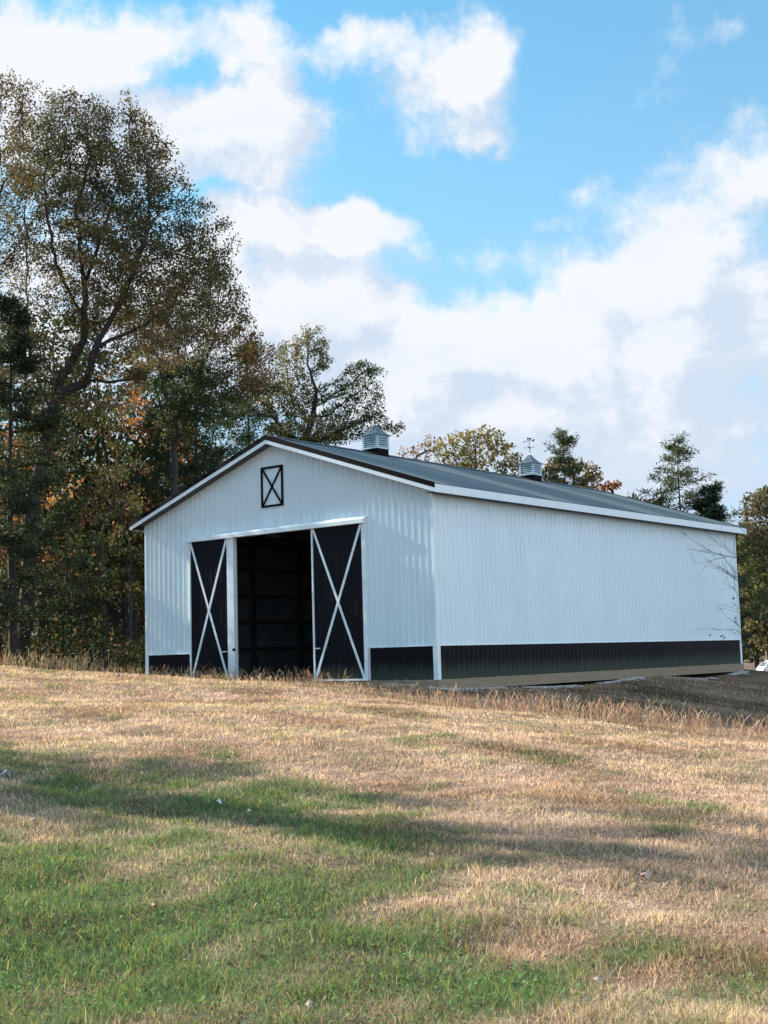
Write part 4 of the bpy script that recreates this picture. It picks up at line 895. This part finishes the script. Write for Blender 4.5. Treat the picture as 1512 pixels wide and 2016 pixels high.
# ------------------------------------------------------------------ car beyond the barn
def car():
    s = 84.; px = 1480; k = s/FPX; t0 = s*(px-756)/FPX; x, y = st(s, t0); zb = CAM[2]-(1334+8-_hz(px))*k
    root = empty('parked_car', (x, y, zb), math.atan2(R2[1], R2[0])); tag(root, 'small white hatchback parked on the drive past the far corner of the barn', 'car')
    paint = simple('white_car_paint', (.82, .82, .82), .25, nscale=2, namt=.03); glass = simple('car_glass', (.03, .04, .05), .08, nscale=2); rub = simple('rubber', (.02, .02, .02), .8); rimm = simple('rim_metal', (.5, .5, .52), .3, metal=.8)
    H = 1.45; g0 = .28
    prof = [(.06, .36), (.0, .62), (.03, .85), (.16, 1.02), (.38, 1.25), (.72, 1.40), (1.2, 1.46), (2.0, 1.47), (2.6, 1.38), (3.25, 1.02), (4.05, .86), (4.38, .68), (4.42, .42), (4.3, .27), (3.95, .25)]
    def arch(c, r0_=.36): return [(c+r0_*math.cos(a), .30+r0_*math.sin(a)) for a in np.linspace(-.12, math.pi+.12, 9)]
    low = arch(3.6)+[(3.2, .22), (1.3, .22)]+arch(.85)+[(.4, .28)]
    poly = prof+low; m_ = MB(); cols = []
    for yy_, sc, dz in ((-.86, 1, 0), (-.80, 1, 0), (.80, 1, 0), (.86, 1, 0)): pass
    def wy(z, o): return (.86-.26*max(0, (z-.85)/.6))*(o)
    for sg in (-1, 1): pass
    A = [m_.b.verts.new((px_, -wy(z, 1), z)) for px_, z in poly]; B = [m_.b.verts.new((px_, wy(z, 1), z)) for px_, z in poly]; n = len(poly)
    m_.b.faces.new(A); m_.b.faces.new(B[::-1])
    for i in range(n): m_.b.faces.new((A[i], B[i], B[(i+1) % n], A[(i+1) % n]))
    bmesh.ops.triangulate(m_.b, faces=[f for f in m_.b.faces if len(f.verts) > 4])
    body = m_.build('body', paint, root)
    for sg in (-1, 1):
        w_ = MB()
        for pts in ([(.42, 1.0), (.62, 1.27), (1.0, 1.37), (1.55, 1.385), (1.55, .98), (.6, .93)], [(1.62, .98), (1.62, 1.385), (2.1, 1.385), (2.5, 1.30), (3.0, 1.0)]):
            w_.hexa([(a, sg*(wy(z, 1)-.01), z) for a, z in pts], [(a, sg*(wy(z, 1)+.008), z) for a, z in pts])
        w_.build('side_window', glass, root)
        l_ = MB(); l_.hexa([(.0, sg*.78, .70), (.0, sg*.865, .70), (.05, sg*.865, .84), (.04, sg*.78, .84)], [(.1, sg*.78, .70), (.1, sg*.865, .70), (.12, sg*.863, .84), (.1, sg*.78, .84)]); l_.build('tail_light', simple('red_lens', (.4, .02, .02), .2), root)
        h_ = MB(); h_.box(4.2, 4.40, *sorted((sg*.6, sg*.84)), .62, .74); h_.build('headlight', glass, root)
    rw = MB(); rw.hexa([(.13, -.6, 1.02), (.13, .6, 1.02), (.38, .52, 1.28), (.38, -.52, 1.28)], [(.18, -.6, 1.0), (.18, .6, 1.0), (.42, .52, 1.25), (.42, -.52, 1.25)]); rw.build('rear_window', glass, root)
    fw_ = MB(); fw_.hexa([(3.22, -.62, 1.05), (3.22, .62, 1.05), (2.66, .52, 1.38), (2.66, -.52, 1.38)], [(3.15, -.62, 1.03), (3.15, .62, 1.03), (2.6, .52, 1.34), (2.6, -.52, 1.34)]); fw_.build('windscreen', glass, root)
    bp = MB(); bp.box(-.05, .1, -.82, .82, .36, .58); bp.build('bumper', paint, root, bevel=.02)
    for xx_ in (.85, 3.6):
        for sg in (-1, 1):
            ty = MB(); ty.tube([(xx_, sg*.66, .30), (xx_, sg*.70, .30), (xx_, sg*.84, .30), (xx_, sg*.86, .30)], [.27, .31, .31, .28], 24); ty_ = ty.build('wheel', rub, root, smooth=False)
            ri = MB(); ri.tube([(xx_, sg*.855, .30), (xx_, sg*.868, .30)], .19, 18); ri.build('rim', rimm, ty_)
car()

# pale cable behind the far end of the roof
a, e = loc(1392, 1023, 62), loc(1560, 1006, 70); pts = [tuple(a+(e-a)*q-np.array([0, 0, .35*math.sin(q*math.pi)])) for q in np.linspace(0, 1, 14)]
m = MB(); m.tube(pts, .016, 5); tag(m.build('utility_cable', simple('cable', (.5, .5, .5), .6)), 'thin pale cable running from behind the roof end towards the right', 'cable')

# ------------------------------------------------------------------ fallen leaves and litter in the grass
paper = simple('bleached_leaf', (.55, .42, .35), .8, nscale=30, namt=.3); dryl = simple('dry_leaf', (.42, .26, .16), .8, nscale=30, namt=.3); palel = simple('white_scrap', (.6, .62, .64), .7, nscale=30, namt=.2)
FL = [(64,1622,.055,paper,'bleached pink leaf lying alone in the green grass at the left','leaf'),(12,1531,.10,palel,'white paper scrap in the shaded grass at the left edge','scrap'),
      (492,1605,.06,paper,'pale curled leaf at the middle of the green strip','leaf'),(430,1586,.05,palel,'small white scrap on the green strip','scrap'),
      (1272,1735,.055,paper,'tan curled leaf in the dry grass at the right','leaf'),(1178,1945,.035,paper,'broad tan leaf near the bottom right','leaf'),(610,1991,.03,paper,'pinkish leaf near the bottom middle','leaf'),
      (302,1796,.04,dryl,'dark brown leaf in the green grass low at the left','leaf'),(505,1795,.03,paper,'small pale leaf between the green patches','leaf'),(850,1692,.04,paper,'small bleached leaf at the edge of the shade','leaf')]
for i, (px, py, sz, mt, lb, ct) in enumerate(FL):
    sz *= .8
    s, t = onground(px, py); x, y = st(s, t); m = MB(); r = np.random.default_rng(200+i); pts = []
    for k in range(12):
        a = k/12*6.283; rr = sz*(1+.45*math.cos(a*5+i)*(.5))*(1 if k % 2 else .72); pts.append((x+math.cos(a)*rr, y+math.sin(a)*rr*.7, gz(x, y)+.02+.4*sz*math.cos(a*2+i)+.2*sz*r.normal()+.25*sz))
    c = m.b.verts.new((x, y, gz(x, y)+.05)); vs_ = [m.b.verts.new(p) for p in pts]
    for k in range(12): m.b.faces.new((c, vs_[k], vs_[(k+1) % 12]))
    tag(m.build('fallen_leaf' if ct == 'leaf' else 'paper_scrap', mt), lb, ct)
